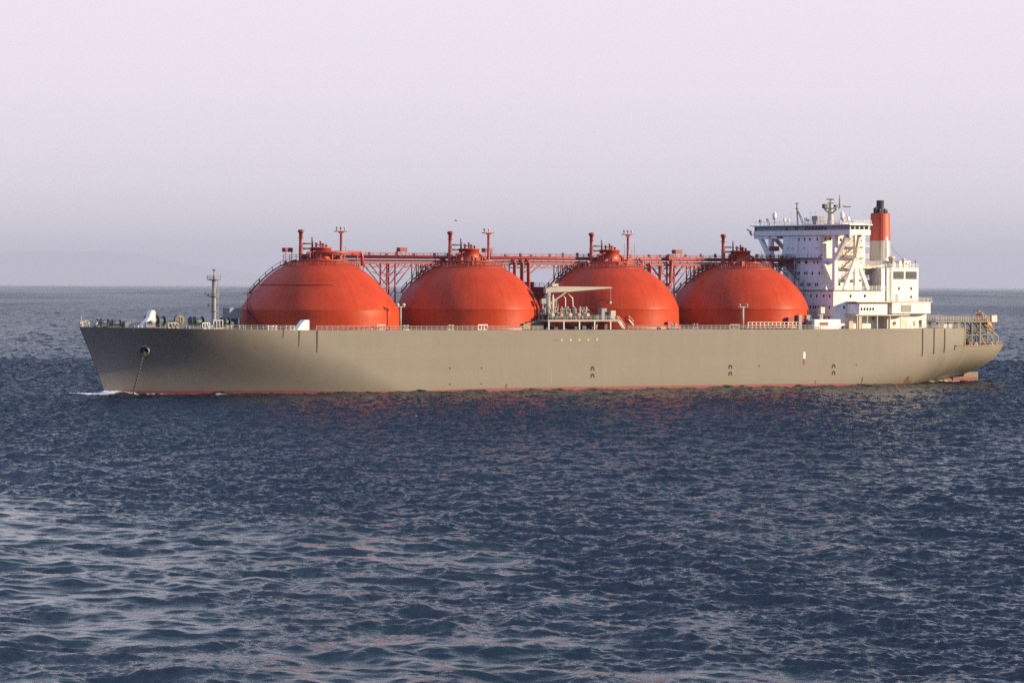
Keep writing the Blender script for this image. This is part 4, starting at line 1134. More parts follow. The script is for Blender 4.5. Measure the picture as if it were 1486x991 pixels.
mb = MB(); mb.box(172.02, 186.0, -18.6, 18.6, 15.6, 23.1); aft = mb.build('aft_house', 'housewhite', dh, bevel=0.06)
mb = MB(); mb.prism_z([(172.0, -20.8), (184.8, -20.8), (186.0, -20.4), (186.3, -19.4), (186.3, -10), (172, -10)], 19.9, 23.1)
mb.build('overhang_house', 'housewhite', dh, bevel=0.1)
mb = MB(); mb.box(172, 186.3, -21.0, 18.9, 23.102, 23.36); railing(mb, [(172.2, -20.8, 23.36), (186.2, -20.8, 23.36), (186.2, -14, 23.36)], 1.1, 1.6, 0.035); mb.build('poop_rail_deck', 'cream', dh)
mb = MB(); mb.box(159.6, 172.0, -20.9, -15.82, 23.1, 23.4); mb.build('boat_shelf', 'cream', dh)
mb = MB(); mb.prism_z([(159.9, -19.6), (160.7, -20.6), (170.6, -20.6), (170.6, -15.83), (159.9, -15.83)], 19.75, 22.7)
side = mb.build('side_house', 'white', dh, bevel=0.15)
for k in range(5):
    x = 161.5 + k * 1.02
    MB().box(x - 0.27, x + 0.27, -20.66, -20.56, 20.85, 21.65).build('side_window', 'glass', side)
mb = MB(); mb.box(159.2, 178.0, -21.1, -15.83, 19.4, 19.7); mb.build('promenade_deck', 'cream', dh)
mb = MB(); mb.box(175.2, 178.8, -20.88, -20.75, 20.4, 22.4); mb.build('recess_shade_panel', 'grey', dh)  # flat grey sheet painting the shade of a recess
MB().box(183.4, 184.25, -18.72, -18.56, 16.0, 18.1).build('aft_door', 'black', aft)
MB().box(181.3, 182.0, -18.66, -18.58, 16.4, 17.8).build('side_vent', 'grey', aft)
MB().box(176.8, 179.2, -18.66, -18.58, 16.4, 18.2).build('side_vent', 'cream', aft)
mb = MB(); pts = [(174.6 + 0.38 * math.cos(a), -18.75, 17.2 + 0.38 * math.sin(a)) for a in np.linspace(0, 2 * PI, 17)]; mb.tube(pts, 0.13, 8, cap=False); mb.build('life_ring', 'orange', aft)
mb = MB()
for X in (160.0, 163.5, 167.0, 171.5, 175.3): mb.bar((X, -20.6, 15.7), (X, -20.6, 19.4), 0.22)
build_each(mb, 'deck_pillar', 'cream', dh)
# boxes and pipework at the foot of the house front
mb = MB(); mb.box(144.5, 153.5, -21.6, -18.2, 15.7, 18.4); fb = mb.build('deck_store', 'white', ship, bevel=0.1)
MB().box(146.3, 149.2, -21.68, -21.58, 16.7, 17.6).build('red_locker_door', 'redbox', fb)
mb = MB(); rnd = random.Random(9)
for k in range(16):
    X = rnd.uniform(141, 154); Y = rnd.uniform(-20, -8); w_ = rnd.uniform(0.3, 0.8); h = rnd.uniform(1, 4.2)
    mb.box(X - w_, X + w_, Y - .5, Y + .5, 15.7, 15.7 + h)
build_each(mb, 'deck_machine', 'grey', ship)
mb = MB(); mb.tube([(151, -16, 15.7), (151, -16, 21.2)], 0.3, 8); mb.box(150.3, 151.7, -16.6, -15.4, 20.0, 21.8); mb.build('foam_monitor', 'cream', ship)
mb = MB(); mb.bar((154.6, -21.8, 16.4), (158.2, -21.8, 19.8), 0.3); mb.lathe([(0.5, 15.7), (0.5, 16.6)], (154.2, -21.8), 10); mb.build('boat_davit', 'darkgrey', ship)
mb = MB(); mb.box(156.5, 158.0, -21.5, -19.5, 15.7, 17.9); mb.box(160.6, 161.6, -20.6, -19.2, 15.7, 19.2); build_each(mb, 'provision_locker', 'beige', ship)

# ------------------------------------------------------------------ stern
sf = empty('stern_platform', (0, 0, 0), 0, ship)
mb = MB(); mb.box(194.0, 211.4, -12.5, 12.5, 17.3, 17.62); mb.box(211.402, 216.2, -6.9, 12.5, 17.3, 17.62); mb.box(211.402, 216.2, -12.5, -12.0, 17.3, 17.62); mb.build('platform_deck', 'olive', sf)
mb = MB(); railing(mb, [(194.2, -12.4, 17.62), (216.0, -12.4, 17.62), (216.0, 12.4, 17.62), (194.2, 12.4, 17.62)], 1.35, 0.9, 0.05, post=0.07); mb.build('platform_rail', 'greytan', sf)
mb = MB(); mb.box(214.4, 216.4, -12.7, -12.5, 17.3, 19.3); mb.build('end_panel', 'cream', sf)
for X in (195.5, 198.2):
    mb = MB(); mb.bar((X, -12, 15.7), (X, -12, 17.3), 0.3); mb.bar((X, 12, 15.7), (X, 12, 17.3), 0.3); build_each(mb, 'platform_post', 'grey', sf)
for X in (202.5, 205.0, 207.6, 210.6, 213.4, 215.6):
    for y in (-12.0, 12.0):
        mb = MB(); mb.bar((X, y, 10.3), (X, y, 17.3), 0.42 if X in (205.0, 210.6) else 0.3); mb.build('platform_post', 'olive' if y < 0 else 'grey', sf)
mb = MB()
for y in (-12, 0, 12):
    mb.bar((202.5, y, 13.6), (215.6, y, 13.6), 0.2)
    mb.bar((202.5, y, 10.5), (205, y, 17), 0.16); mb.bar((210.6, y, 17), (213.4, y, 13.6), 0.2); mb.bar((213.4, y, 17), (215.6, y, 11), 0.2)
for X in (203.8, 206.3, 209, 212): mb.bar((X, 4, 10.3), (X, 6, 17.3), 0.25)
for X in (203.6, 206.4, 209.0, 212.2, 214.4): mb.bar((X, -5, 10.3), (X, -6, 17.3), 0.3); mb.bar((X, -5, 10.5), (X + 1.6, -9, 17.2), 0.16)
for y in (-9, -6, -3): mb.bar((204, y, 15.8), (215.5, y, 14.4), 0.18); mb.bar((210.6, y, 17.2), (215.6, y, 11.5), 0.2)
for k in range(3): mb.bar((215.4 + k * 0.9, -4, 15.0 - k * 1.3), (215.4 + k * 0.9, 3, 15.0 - k * 1.3), 0.18)
mb.build('platform_bracing', 'olive', sf)
flight([Vector((215.4, -4.5, 17.3)), Vector((217.6, -4.5, 10.9))], 'stern_stair', sf, 'olive', 1.0)
# aft mooring winches and fairleads on the low deck
winch(204.0, -6, 3.0, 0.9, 'darkgreen', 10.5); winch(211, 4, 3.0, 0.9, 'darkgreen', 10.5); winch(207.5, -8.0, 2.2, 0.7, 'darkgrey', 10.5)
for k, X in enumerate((202.4, 205.2, 209.2, 212.6, 215.2)):
    y = -halfb_stern(X, 10.6) + 0.6; mb = MB()
    mb.tube([(X - 0.5, y, 10.9), (X, y, 11.5), (X + 0.5, y, 10.9)], 0.24, 8); mb.box(X - 0.9, X + 0.9, y - .3, y + .3, 10.3, 10.85)
    mb.build('stern_chock', 'cream' if k % 2 else 'orange', sf)
mb = MB(); pts = [(X, -halfb_stern(X, 10.6) + 0.2, 10.7) for X in np.linspace(212.5, 218.3, 6)]; railing(mb, pts, 1.1, 1.0, 0.05); mb.build('stern_rail', 'olive', sf)
mb = MB()
for X in (193.5, 195.5): mb.box(X - .6, X + .6, -17.6, -16.6, 15.7, 16.9)
build_each(mb, 'deck_chock', 'cream', sf)
# launching ramp (part of the ship) and the boat that rests on it
mb = MB()
for y in (-10.9, -8.3):
    mb.bar((210.8, y, 18.3), (218.4, y, 12.9), 0.3, 0.35); mb.bar((218.2, y, 13.0), (218.0, y, 10.6), 0.3); mb.bar((213.2, y, 17.4), (212.2, y, 20.2), 0.3)
    mb.bar((211.0, y, 20.6), (216.4, y, 17.9), 0.16)
for k in range(4): mb.bar((212.6 + k * 1.6, -10.9, 16.9 - k * 1.14), (212.6 + k * 1.6, -8.3, 16.9 - k * 1.14), 0.2)
mb.bar((211.2, -11, 20.5), (211.2, -8.2, 20.5), 0.4)
mb.build('launching_ramp', 'grey', sf)

def lifeboat():
    c = Vector((214.4, -9.6, 17.2))
    wx = -50.6425 + c.x * CT - c.y * ST; wy = 935.8016 + c.x * ST + c.y * CT
    root = empty('lifeboat', (wx, wy, c.z), TH)
    tag(root, 'small orange lifeboat tilted on a launching ramp at the ship\'s stern', 'lifeboat')
    rot = Matrix.Rotation(R(36), 4, 'Y')
    mb = MB(); rings = []
    L = 7.2; n = 16
    for i in range(13):
        t = i / 12; x = -L / 2 + L * t
        s_ = max(0.06, (1 - abs(2 * t - 0.9) ** 2.6 * (0.95 if t > 0.45 else 0.6)))
        w = 1.25 * s_ ** 0.8; h = 1.1 * s_ ** 0.7
        ring = []
        for k in range(n):
            a = 2 * PI * k / n
            ring.append((x, w * math.copysign(abs(math.cos(a)) ** 0.8, math.cos(a)), h * math.copysign(abs(math.sin(a)) ** 0.85, math.sin(a))))
        rings.append(ring)
    vs = [p for r_ in rings for p in r_]; fs = []
    for i in range(12):
        for k in range(n): fs.append((i * n + k, i * n + (k + 1) % n, (i + 1) * n + (k + 1) % n, (i + 1) * n + k))
    fs.append(tuple(range(n))); fs.append(tuple(12 * n + k for k in range(n)))
    mb.add([tuple(rot @ Vector(v)) for v in vs], fs, True)
    mb.build('boat_shell', 'orange', root, fixn=True)
    mb = MB(); mb.box(-2.6, -1.2, -0.55, 0.55, 0.75, 1.5); mb.v = [tuple(rot @ Vector(v)) for v in mb.v]; cab_ = mb.build('helm_cabin', 'orange', root, bevel=0.1)
    for s_ in (-1, 1):
        mb = MB(); mb.box(-2.3, -1.5, s_ * 0.57 - 0.02, s_ * 0.57 + 0.02, 1.0, 1.35); mb.v = [tuple(rot @ Vector(v)) for v in mb.v]; mb.build('cabin_window', 'glass', cab_)
    mb = MB()
    for s_ in (-1, 1): mb.bar((-2.0, s_ * 1.12, 0.1), (2.0, s_ * 1.12, 0.1), 0.12)
    mb.v = [tuple(rot @ Vector(v)) for v in mb.v]; mb.build('fender_rail', 'white', root)
lifeboat()

# rudder
poly = [(209.4, -3.0), (219.2, -3.0), (219.2, 2.5), (214.3, 2.5), (213.6, 1.2), (209.8, 0.9)]
MB().prism(poly, -0.55, 0.55).build('rudder', 'hull', ship, bevel=0.1)
# propeller boss fairing
MB().tube([(203, 0, -0.8), (207, 0, -0.4), (209.3, 0, -0.2)], [0.6, 1.2, 0.9], 14).build('stern_frame', 'hull', ship)

# ------------------------------------------------------------------ bird
def gull():
    root_loc = (-82 / 5162 * 820, 820, 30.18 + 79.8 / 5162 * 820)
    mb = MB()
    # body
    prof = [(-0.34, 0.02), (-0.26, 0.06), (-0.1, 0.10), (0.08, 0.09), (0.2, 0.055), (0.27, 0.06), (0.33, 0.04), (0.42, 0.008)]
    pts = [(x, 0, 0.0) for x, r in prof]
    mb.tube(pts, [r for x, r in prof], 10)
    def wing(s_):
        st = [(0.0, 0.05, 0.02, 0.20), (0.3, 0.03, 0.20, 0.22), (0.55, -0.04, 0.22, 0.17), (0.85, -0.16, 0.14, 0.05)]
        vs = []
        for y, x, z, c in st:
            vs += [(x + c / 2, s_ * y, z), (x, s_ * y, z + 0.025), (x - c / 2, s_ * y, z)]
        fs = []
        for i in range(3):
            a = 3 * i; fs += [(a, a + 1, a + 4, a + 3), (a + 1, a + 2, a + 5, a + 4), (a, a + 3, a + 5, a + 2)]
        fs.append((9, 10, 11)); mb.add(vs, fs, True)
    wing(1); wing(-1)
    mb.add([(-0.3, -0.03, 0.0), (-0.3, 0.03, 0), (-0.52, 0.1, 0.01), (-0.52, -0.1, 0.01), (-0.3, 0, 0.03), (-0.5, 0, 0.03)], [(0, 1, 2, 3), (0, 4, 5, 3), (1, 4, 5, 2), (2, 5, 3)])
    o = mb.build('bird', 'bird')
    o.location = root_loc; o.rotation_euler = (R(18), R(-12), R(160)); o.scale = (0.85, 0.85, 0.85)
    tag(o, 'small dark bird flying above the second red tank dome', 'bird')
gull()

# ------------------------------------------------------------------ distant hill
def hill():
    d = 215000.0; f = 5162.0
    px = np.array([-420, -300, -180, -90, 0, 30, 100, 160, 195, 215, 235, 255, 285, 330, 380])
    top = np.array([30, 52, 62, 72, 78, 84, 86, 85, 80, 70, 58, 46, 36, 22, 0.0]) * 16.5 + 25 * (np.arange(15) < 14)
    xs = np.linspace(-420, 380, 120); rnd = np.random.RandomState(2)
    wob = np.convolve(rnd.randn(140), np.ones(9) / 9, 'same')[:120] * 24
    H = np.interp(xs, px, top) + wob
    X = (xs - 743) / f * d
    vs = []; fs = []
    prof = [(-1, 0.0), (-0.7, 0.35), (-0.45, 0.6), (-0.2, 0.85), (0, 1.0), (0.4, 0.7), (1, 0.0)]
    for i in range(120):
        for k, (dy, q) in enumerate(prof):
            vs.append((X[i] + rnd.randn() * 3, d + dy * 4500 + rnd.randn() * 90, max(-670.0, -650 + (H[i] + 650) * q + rnd.randn() * 1.5 * (q > 0) - (10 if q == 0 else 0))))
    n = len(prof)
    for i in range(119):
        for k in range(n - 1):
            a = i * n + k; fs.append((a, a + n, a + n + 1, a + 1))
    o = MB().add(vs, fs, True).build('hills', mat('hill_scrub', (0.10, 0.095, 0.075), 0.9, noise=0.5, nscale=0.01))
    tag(o, kind='structure')
hill()

# ------------------------------------------------------------------ sea
def wave_tile(L, N, lmin, lmax, wind, spread, seed, lp):
    rs = np.random.RandomState(seed)
    k1 = np.fft.fftfreq(N, d=L / N) * 2 * np.pi
    kx, ky = np.meshgrid(k1, k1, indexing='xy')
    k = np.hypot(kx, ky); k[0, 0] = 1e-6
    kp = 2 * np.pi / lp
    S = np.exp(-1.25 * (kp / k) ** 2) / k ** 4
    c = (kx * math.cos(wind) + ky * math.sin(wind)) / k
    S *= (1 - spread) * np.where(c > 0, c, 0) ** 4 + spread * 0.35
    lo, hi = 2 * np.pi / lmax, 2 * np.pi / lmin
    S *= 1 / (1 + np.exp(-(k - lo) / (0.12 * lo))) * 1 / (1 + np.exp((k - hi) / (0.12 * hi)))
    S[0, 0] = 0
    A = np.sqrt(S) * (rs.randn(N, N) + 1j * rs.randn(N, N))
    h = np.fft.ifft2(A).real
    dx = np.fft.ifft2(-1j * kx / k * A).real
    dy = np.fft.ifft2(-1j * ky / k * A).real
    sx = np.fft.ifft2(1j * kx * A).real; sy = np.fft.ifft2(1j * ky * A).real
    s = math.sqrt((sx ** 2 + sy ** 2).mean())
    return h / s, dx / s, dy / s, L
def sample(tile, x, y, rot):
    h, dx, dy, L = tile; N = h.shape[0]
    c, s = math.cos(rot), math.sin(rot)
    u = ((x * c + y * s) / L * N) % N; v = ((-x * s + y * c) / L * N) % N
    i0 = np.floor(u).astype(np.int32) % N; j0 = np.floor(v).astype(np.int32) % N
    fu_ = u - np.floor(u); fv = v - np.floor(v); i1 = (i0 + 1) % N; j1 = (j0 + 1) % N
    def g(a): return (a[j0, i0] * (1 - fu_) + a[j0, i1] * fu_) * (1 - fv) + (a[j1, i0] * (1 - fu_) + a[j1, i1] * fu_) * fv
    H = g(h); a = g(dx); b = g(dy)
    return H, a * c - b * s, a * s + b * c
def vnoise(x, y, seed, N=256):
    rs = np.random.RandomState(seed); t = rs.rand(N, N)
    i0 = np.floor(x).astype(np.int64) % N; j0 = np.floor(y).astype(np.int64) % N
    fx = x - np.floor(x); fy = y - np.floor(y); fx = fx * fx * (3 - 2 * fx); fy = fy * fy * (3 - 2 * fy)
    i1 = (i0 + 1) % N; j1 = (j0 + 1) % N
    return (t[j0, i0] * (1 - fx) + t[j0, i1] * fx) * (1 - fy) + (t[j1, i0] * (1 - fx) + t[j1, i1] * fx) * fy
def sstep(a, b, x):
    t = np.clip((x - a) / (b - a), 0, 1); return t * t * (3 - 2 * t)

SEA_R = 32000.0
def sea():
    fa = np.linspace(-10.2, 10.2, 660)
    left = -np.concatenate([np.geomspace(11, 180, 40)])[::-1]
    right = np.geomspace(11, 180, 40)[:-1]
    ang = np.radians(np.concatenate([left, fa, right]))
    r1 = np.geomspace(3, 205, 26, endpoint=False)
    r2 = np.geomspace(205, 1300, 2150, endpoint=False)
    r3 = np.concatenate([np.geomspace(1300, 4000, 420, endpoint=False), np.geomspace(4000, SEA_R, 160)])
    rr = np.concatenate([r1, r2, r3])
    Rr, Aa = np.meshgrid(rr, ang, indexing='ij')
    x = Rr * np.sin(Aa); y = Rr * np.cos(Aa)
    nR, nA = x.shape
    # slick: the smooth wake of the boat the picture was taken from
    bx = np.array([-95, -73, -57, -44, -31, -19, -10, -4, 0, 4, 10, 16, 22, 30, 45])
    by = np.array([535, 508, 492, 464, 446, 438, 446, 428, 400, 366, 328, 306, 286, 262, 225])
    wob = (vnoise(x / 6, y / 22, 5) - 0.5) * 34 + (vnoise(x / 2, y / 7, 6) - 0.5) * 16
    edge = np.interp(x, bx, by)
    sl = sstep(22, -48, y - edge + wob) * sstep(-300, -180, x)
    streak = 0.5 * vnoise(x / 15 + y / 60, y / 15, 8) + 0.5 * vnoise(x / 6, y / 5, 9)
    sl = sl * (0.25 + 0.75 * sstep(0.28, 0.66, streak))
    patch = sstep(0.62, 0.78, 0.6 * vnoise(x / 9 + 3, y / 26 + 8, 21) + 0.4 * vnoise(x / 3, y / 8, 22)) * sstep(470, 330, y) * sstep(-10, 5, x) * sstep(60, 30, x) * 0.7
    slick = np.clip(np.maximum(sl, patch), 0, 1)
    wind = math.radians(205)
    A1 = wave_tile(193.0, 512, 2.0, 60, wind, 0.35, 1, 13)
    A2 = wave_tile(277.0, 512, 4.0, 90, wind - 0.5, 0.5, 2, 26)
    B1 = wave_tile(71.0, 512, 0.9, 8.0, wind, 0.55, 3, 6)
    B2 = wave_tile(43.0, 512, 0.5, 3.2, wind + 0.4, 0.65, 4, 3)
    fadeA = 1 - 0.5 * sstep(2500, 6000, Rr)
    fadeB = 1 - 0.8 * sstep(1200, 3500, Rr)
    gust = (1 + 0.7 * sstep(450, 950, Rr)) * (0.45 + 0.6 * vnoise(x / 33 + 7, y / 70, 31) + 0.5 * vnoise(x / 110 + 3, y / 260, 32))
    swell = 0.6 + 0.85 * vnoise(x / 26 + 1, y / 75, 33)
    Z = np.zeros_like(x); DX = np.zeros_like(x); DY = np.zeros_like(x)
    for t, rot, amp, chop in ((A1, 0.0, 0.112 * fadeA * swell * (1 - 0.38 * slick), 0.9), (A2, 0.65, 0.075 * fadeA * (1 - 0.15 * slick), 0.8),
                              (B1, 0.3, 0.125 * fadeB * gust * (1 - 0.74 * slick), 0.75), (B2, -0.4, 0.16 * fadeB * gust * (1 - 0.84 * slick), 0.6)):
        h, a, b = sample(t, x, y, rot)
        Z += h * amp; DX -= a * amp * chop; DY -= b * amp * chop
    Xf, Yf = x + DX, y + DY
    # foam mask: bow wave, along the waterline, stern wash, few whitecaps
    lx = (Xf + 50.6425) * CT + (Yf - 935.8016) * ST
    ly = -(Xf + 50.6425) * ST + (Yf - 935.8016) * CT
    hbw = np.interp(lx, [-62, -60, -56, -50, -40, -25, -6, 150, 165, 185, 200, 204], [0, 1.5, 5.0, 9.8, 15.3, 20.4, 23, 23, 22, 16.5, 6, 0])
    d = (-ly) - hbw     # distance outside the port side
    foam = np.exp(-((lx + 64.5) / 4.2) ** 2 - ((ly + 3) / 5.5) ** 2) * 1.4
    foam += np.exp(-((lx + 72) / 6.0) ** 2 - ((ly - 0.5) / 3.0) ** 2) * 0.6
    foam += np.exp(-np.abs(d - 1.0) / 1.8) * sstep(-66, -58, lx) * sstep(-20, -50, lx) * 0.9
    foam += np.exp(-np.abs(d) / 0.9) * sstep(-62, -40, lx) * sstep(190, 170, lx) * 0.34
    foam += np.exp(-((lx - 203) / 8) ** 2 - ((ly + 4) / 5) ** 2) * 1.0
    foam += np.exp(-((lx - 232) / 18.0) ** 2 - ((ly + 2) / 4) ** 2) * 0.5
    caps = sstep(0.74, 0.86, vnoise(x / 11, y / 30, 51)) * sstep(0.45, 0.75, Z) * sstep(0.5, 0.7, vnoise(x / 1.2, y / 3.0, 52))
    foam = np.clip(foam + caps * 0.6 * (y < 800), 0, 1.5)
    # water piles slightly at the stem
    Z += 0.35 * np.exp(-((lx + 63) / 4.0) ** 2 - ((ly + 1) / 4.5) ** 2)
    Z -= Rr ** 2 / (2 * 7.433e6)            # the earth's curve: it sets the horizon
    co = np.stack([Xf, Yf, Z], -1).reshape(-1, 3).astype(np.float32)
    idx = np.arange(nR * nA).reshape(nR, nA)
    q = np.stack([idx[:-1, :-1], idx[:-1, 1:], idx[1:, 1:], idx[1:, :-1]], -1).reshape(-1, 4)[:, ::-1]
    # close the seam at the back and the hole under the camera
    seam = np.stack([idx[:-1, -1], idx[:-1, 0], idx[1:, 0], idx[1:, -1]], -1).reshape(-1, 4)[:, ::-1]
    q = np.concatenate([q, seam])
    me = bpy.data.meshes.new('sea')
    me.vertices.add(len(co)); me.vertices.foreach_set('co', co.ravel())
    me.loops.add(q.size); me.loops.foreach_set('vertex_index', q.ravel().astype(np.int32))
    me.polygons.add(len(q)); me.polygons.foreach_set('loop_start', (np.arange(len(q)) * 4).astype(np.int32))
    me.polygons.foreach_set('use_smooth', np.ones(len(q), dtype=bool))
    me.update(calc_edges=True); me.validate()
    at = me.attributes.new('slick', 'FLOAT', 'POINT'); at.data.foreach_set('value', slick.ravel().astype(np.float32))
    at = me.attributes.new('foam', 'FLOAT', 'POINT'); at.data.foreach_set('value', foam.ravel().astype(np.float32))
    chop_ = (0.6 * sstep(480, 900, Rr) + 0.4 * sstep(950, 3800, Rr)) * (1 - 0.75 * sstep(5000, 19000, Rr)) * (0.8 + 0.4 * vnoise(x / 90, y / 700, 77))
    at = me.attributes.new('chop', 'FLOAT', 'POINT'); at.data.foreach_set('value', chop_.ravel().astype(np.float32))
    o = bpy.data.objects.new('sea', me); col.objects.link(o)
    tag(o, kind='structure')
    m = bpy.data.materials.new('sea_water'); m.use_nodes = True
    nt = m.node_tree; N = nt.nodes; L = nt.links
    b = N['Principled BSDF']
    b.inputs['IOR'].default_value = 1.333
    tc = N.new('ShaderNodeTexCoord')
    asl = N.new('ShaderNodeAttribute'); asl.attribute_name = 'slick'
    afo = N.new('ShaderNodeAttribute'); afo.attribute_name = 'foam'
    mp = N.new('ShaderNodeMapping'); mp.inputs['Scale'].default_value = (1.0, 0.8, 1.0); mp.inputs['Rotation'].default_value = (0, 0, 0.4)
    L.new(tc.outputs['Object'], mp.inputs['Vector'])
    n1 = N.new('ShaderNodeTexNoise'); n1.inputs['Scale'].default_value = 2.2; n1.inputs['Detail'].default_value = 5; n1.inputs['Roughness'].default_value = 0.6
    L.new(mp.outputs['Vector'], n1.inputs['Vector'])
    st = N.new('ShaderNodeMapRange'); st.inputs[3].default_value = 1.0; st.inputs[4].default_value = 0.25
    L.new(asl.outputs['Fac'], st.inputs[0])
    bp = N.new('ShaderNodeBump'); bp.inputs['Distance'].default_value = 0.16
    L.new(st.outputs[0], bp.inputs['Strength']); L.new(n1.outputs['Fac'], bp.inputs['Height'])
    L.new(bp.outputs['Normal'], b.inputs['Normal'])
    rg0 = N.new('ShaderNodeMapRange'); rg0.inputs[3].default_value = 0.07; rg0.inputs[4].default_value = 0.05
    L.new(asl.outputs['Fac'], rg0.inputs[0])
    # waves too small for the mesh far out are carried as surface roughness
    ach = N.new('ShaderNodeAttribute'); ach.attribute_name = 'chop'
    rg = N.new('ShaderNodeMath'); rg.operation = 'MULTIPLY_ADD'; rg.inputs[1].default_value = 0.165
    L.new(ach.outputs['Fac'], rg.inputs[0]); L.new(rg0.outputs[0], rg.inputs[2])
    # foam
    nf = N.new('ShaderNodeTexNoise'); nf.inputs['Scale'].default_value = 0.9; nf.inputs['Detail'].default_value = 7; nf.inputs['Roughness'].default_value = 0.7
    L.new(tc.outputs['Object'], nf.inputs['Vector'])
    sb = N.new('ShaderNodeMath'); sb.operation = 'ADD'; L.new(nf.outputs['Fac'], sb.inputs[0]); L.new(afo.outputs['Fac'], sb.inputs[1])
    fr = N.new('ShaderNodeMapRange'); fr.inputs[1].default_value = 0.98; fr.inputs[2].default_value = 1.22
    L.new(sb.outputs[0], fr.inputs[0])
    mx = N.new('ShaderNodeMix'); mx.data_type = 'RGBA'
    wc = N.new('ShaderNodeMix'); wc.data_type = 'RGBA'
    wc.inputs[6].default_value = (0.0015, 0.006, 0.016, 1); wc.inputs[7].default_value = (0.004, 0.012, 0.018, 1)
    L.new(asl.outputs['Fac'], wc.inputs[0]); L.new(wc.outputs[2], mx.inputs[6])
    mx.inputs[7].default_value = (0.75, 0.77, 0.79, 1)
    L.new(fr.outputs[0], mx.inputs[0]); L.new(mx.outputs[2], b.inputs['Base Color'])
    mr = N.new('ShaderNodeMix'); mr.data_type = 'FLOAT'; L.new(fr.outputs[0], mr.inputs[0]); L.new(rg.outputs[0], mr.inputs[2]); mr.inputs[3].default_value = 0.9
    L.new(mr.outputs[0], b.inputs['Roughness'])
    me.materials.append(m)
sea()

# ------------------------------------------------------------------ haze
def haze():
    S = SEA_R + 400
    o = MB().box(-S, S, -S, 228000, -690.0, 1500).build('haze', mat('haze_volume', (1, 1, 1)))
    m = o.data.materials[0]; nt = m.node_tree
    nt.nodes.remove(nt.nodes['Principled BSDF'])
    v = nt.nodes.new('ShaderNodeVolumePrincipled')
    v.inputs['Color'].default_value = (0.49, 0.545, 0.665, 1)
    v.inputs['Density'].default_value = HAZE
    v.inputs['Anisotropy'].default_value = 0.0
    nt.links.new(v.outputs[0], nt.nodes['Material Output'].inputs['Volume'])
    m.cycles.homogeneous_volume = True if hasattr(m.cycles, 'homogeneous_volume') else False
    tag(o, kind='stuff')
HAZE = 0.000016
haze()

# ------------------------------------------------------------------ light and sky
SUN_EL = R(14.5); SUN_AZ = R(96.0)          # azimuth clockwise from the view direction (+Y)
sun_dir = Vector((math.sin(SUN_AZ) * math.cos(SUN_EL), math.cos(SUN_AZ) * math.cos(SUN_EL), math.sin(SUN_EL)))
ld = bpy.data.lights.new('sun', 'SUN'); ld.energy = 5.0; ld.angle = R(0.53); ld.color = (1.0, 0.77, 0.50)
lo = bpy.data.objects.new('sun', ld); col.objects.link(lo); lo.location = (400, 300, 300)
lo.rotation_euler = (-sun_dir).to_track_quat('-Z', 'Y').to_euler()

w = bpy.data.worlds.new('World'); scene.world = w; w.use_nodes = True
nt = w.node_tree; N = nt.nodes; L = nt.links
bg = N['Background']
sk = N.new('ShaderNodeTexSky'); sk.sky_type = 'NISHITA'; sk.sun_disc = False
sk.sun_elevation = SUN_EL; sk.sun_rotation = SUN_AZ; sk.altitude = 10; sk.air_density = 1.0; sk.dust_density = 1.5; sk.ozone_density = 1.5
tc = N.new('ShaderNodeTexCoord'); sp = N.new('ShaderNodeSeparateXYZ'); L.new(tc.outputs['Generated'], sp.inputs[0])
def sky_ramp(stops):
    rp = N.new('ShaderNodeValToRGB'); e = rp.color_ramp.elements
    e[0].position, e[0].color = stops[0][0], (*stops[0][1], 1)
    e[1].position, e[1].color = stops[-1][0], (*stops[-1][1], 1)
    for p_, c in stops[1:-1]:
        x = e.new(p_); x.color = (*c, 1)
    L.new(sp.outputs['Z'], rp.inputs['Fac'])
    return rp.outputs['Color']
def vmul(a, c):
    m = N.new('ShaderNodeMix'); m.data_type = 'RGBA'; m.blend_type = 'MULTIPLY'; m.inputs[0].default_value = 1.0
    L.new(a, m.inputs[6]); m.inputs[7].default_value = (*c, 1); return m.outputs[2]
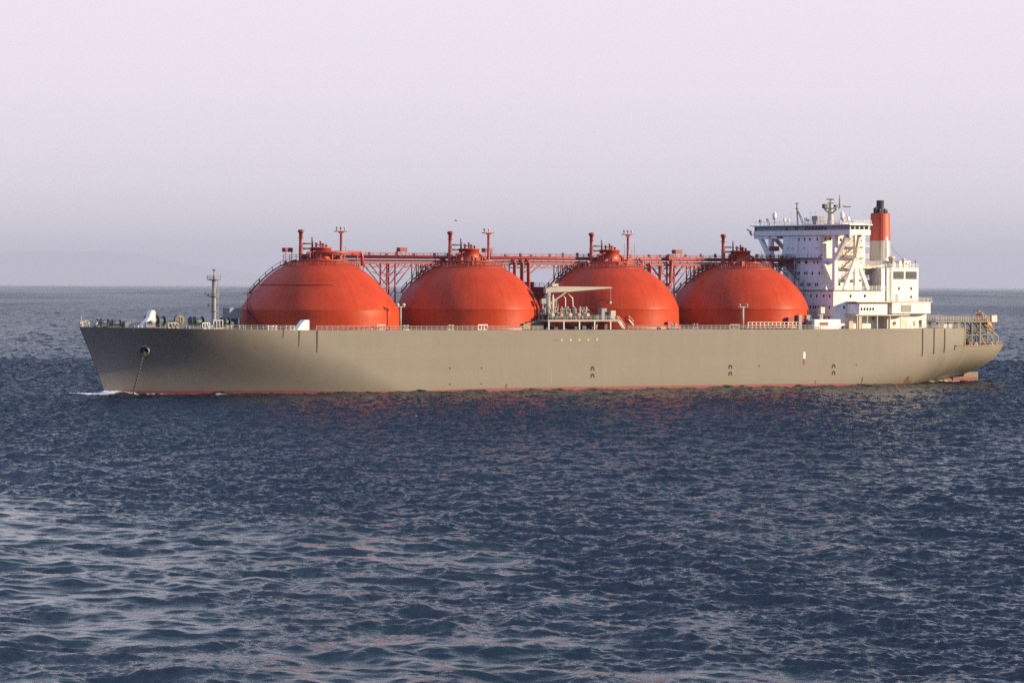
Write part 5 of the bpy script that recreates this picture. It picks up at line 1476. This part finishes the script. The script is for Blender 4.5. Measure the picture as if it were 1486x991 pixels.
# hazy pale band low down, blue above; duller near the horizon opposite the sun
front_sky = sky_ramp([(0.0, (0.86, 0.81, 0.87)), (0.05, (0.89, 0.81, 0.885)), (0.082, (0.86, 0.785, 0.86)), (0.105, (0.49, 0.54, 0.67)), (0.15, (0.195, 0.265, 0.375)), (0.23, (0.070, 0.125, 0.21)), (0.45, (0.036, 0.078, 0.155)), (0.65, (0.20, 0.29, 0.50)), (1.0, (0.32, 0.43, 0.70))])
back_sky = sky_ramp([(0.0, (0.07, 0.09, 0.17)), (0.18, (0.11, 0.14, 0.26)), (0.36, (0.55, 0.68, 1.2)), (0.6, (0.70, 0.86, 1.45)), (1.0, (0.32, 0.43, 0.70))])  # out-of-view sky, shaped bright high for the house front, dark low for the bow
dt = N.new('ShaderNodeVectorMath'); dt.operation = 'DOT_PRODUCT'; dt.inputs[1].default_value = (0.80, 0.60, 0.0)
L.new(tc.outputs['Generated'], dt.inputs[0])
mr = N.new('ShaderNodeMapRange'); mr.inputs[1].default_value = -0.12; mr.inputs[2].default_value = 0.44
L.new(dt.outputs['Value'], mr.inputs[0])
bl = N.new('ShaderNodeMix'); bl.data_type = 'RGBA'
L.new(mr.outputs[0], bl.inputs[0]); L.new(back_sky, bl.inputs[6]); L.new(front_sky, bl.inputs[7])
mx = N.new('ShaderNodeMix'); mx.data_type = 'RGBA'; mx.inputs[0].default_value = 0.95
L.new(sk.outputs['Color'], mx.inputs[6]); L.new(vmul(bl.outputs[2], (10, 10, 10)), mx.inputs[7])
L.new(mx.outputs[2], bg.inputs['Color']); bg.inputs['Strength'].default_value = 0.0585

# ------------------------------------------------------------------ camera
cd = bpy.data.cameras.new('camera'); cam = bpy.data.objects.new('camera', cd); col.objects.link(cam)
F = 5162.4
cd.sensor_width = 36; cd.lens = F / 1486 * 36; cd.clip_start = 1; cd.clip_end = 400000
pitch = -math.atan((495.5 - 400.76) / F); roll = 0.0035
cam.location = (0, 0, 30.18)
m = Matrix.Rotation(0, 4, 'Z') @ Matrix.Rotation(R(90) + pitch, 4, 'X') @ Matrix.Rotation(roll, 4, 'Z')
cam.rotation_euler = m.to_euler()
scene.camera = cam

scene.render.engine = 'CYCLES'
scene.view_settings.view_transform = 'Standard'; scene.view_settings.look = 'None'
scene.view_settings.exposure = 1.0; scene.view_settings.gamma = 1.0; scene.view_settings.use_curve_mapping = False
scene.cycles.max_bounces = 6; scene.cycles.volume_bounces = 0
scene.cycles.use_denoising = False
scene.render.resolution_x = 1024; scene.render.resolution_y = 682
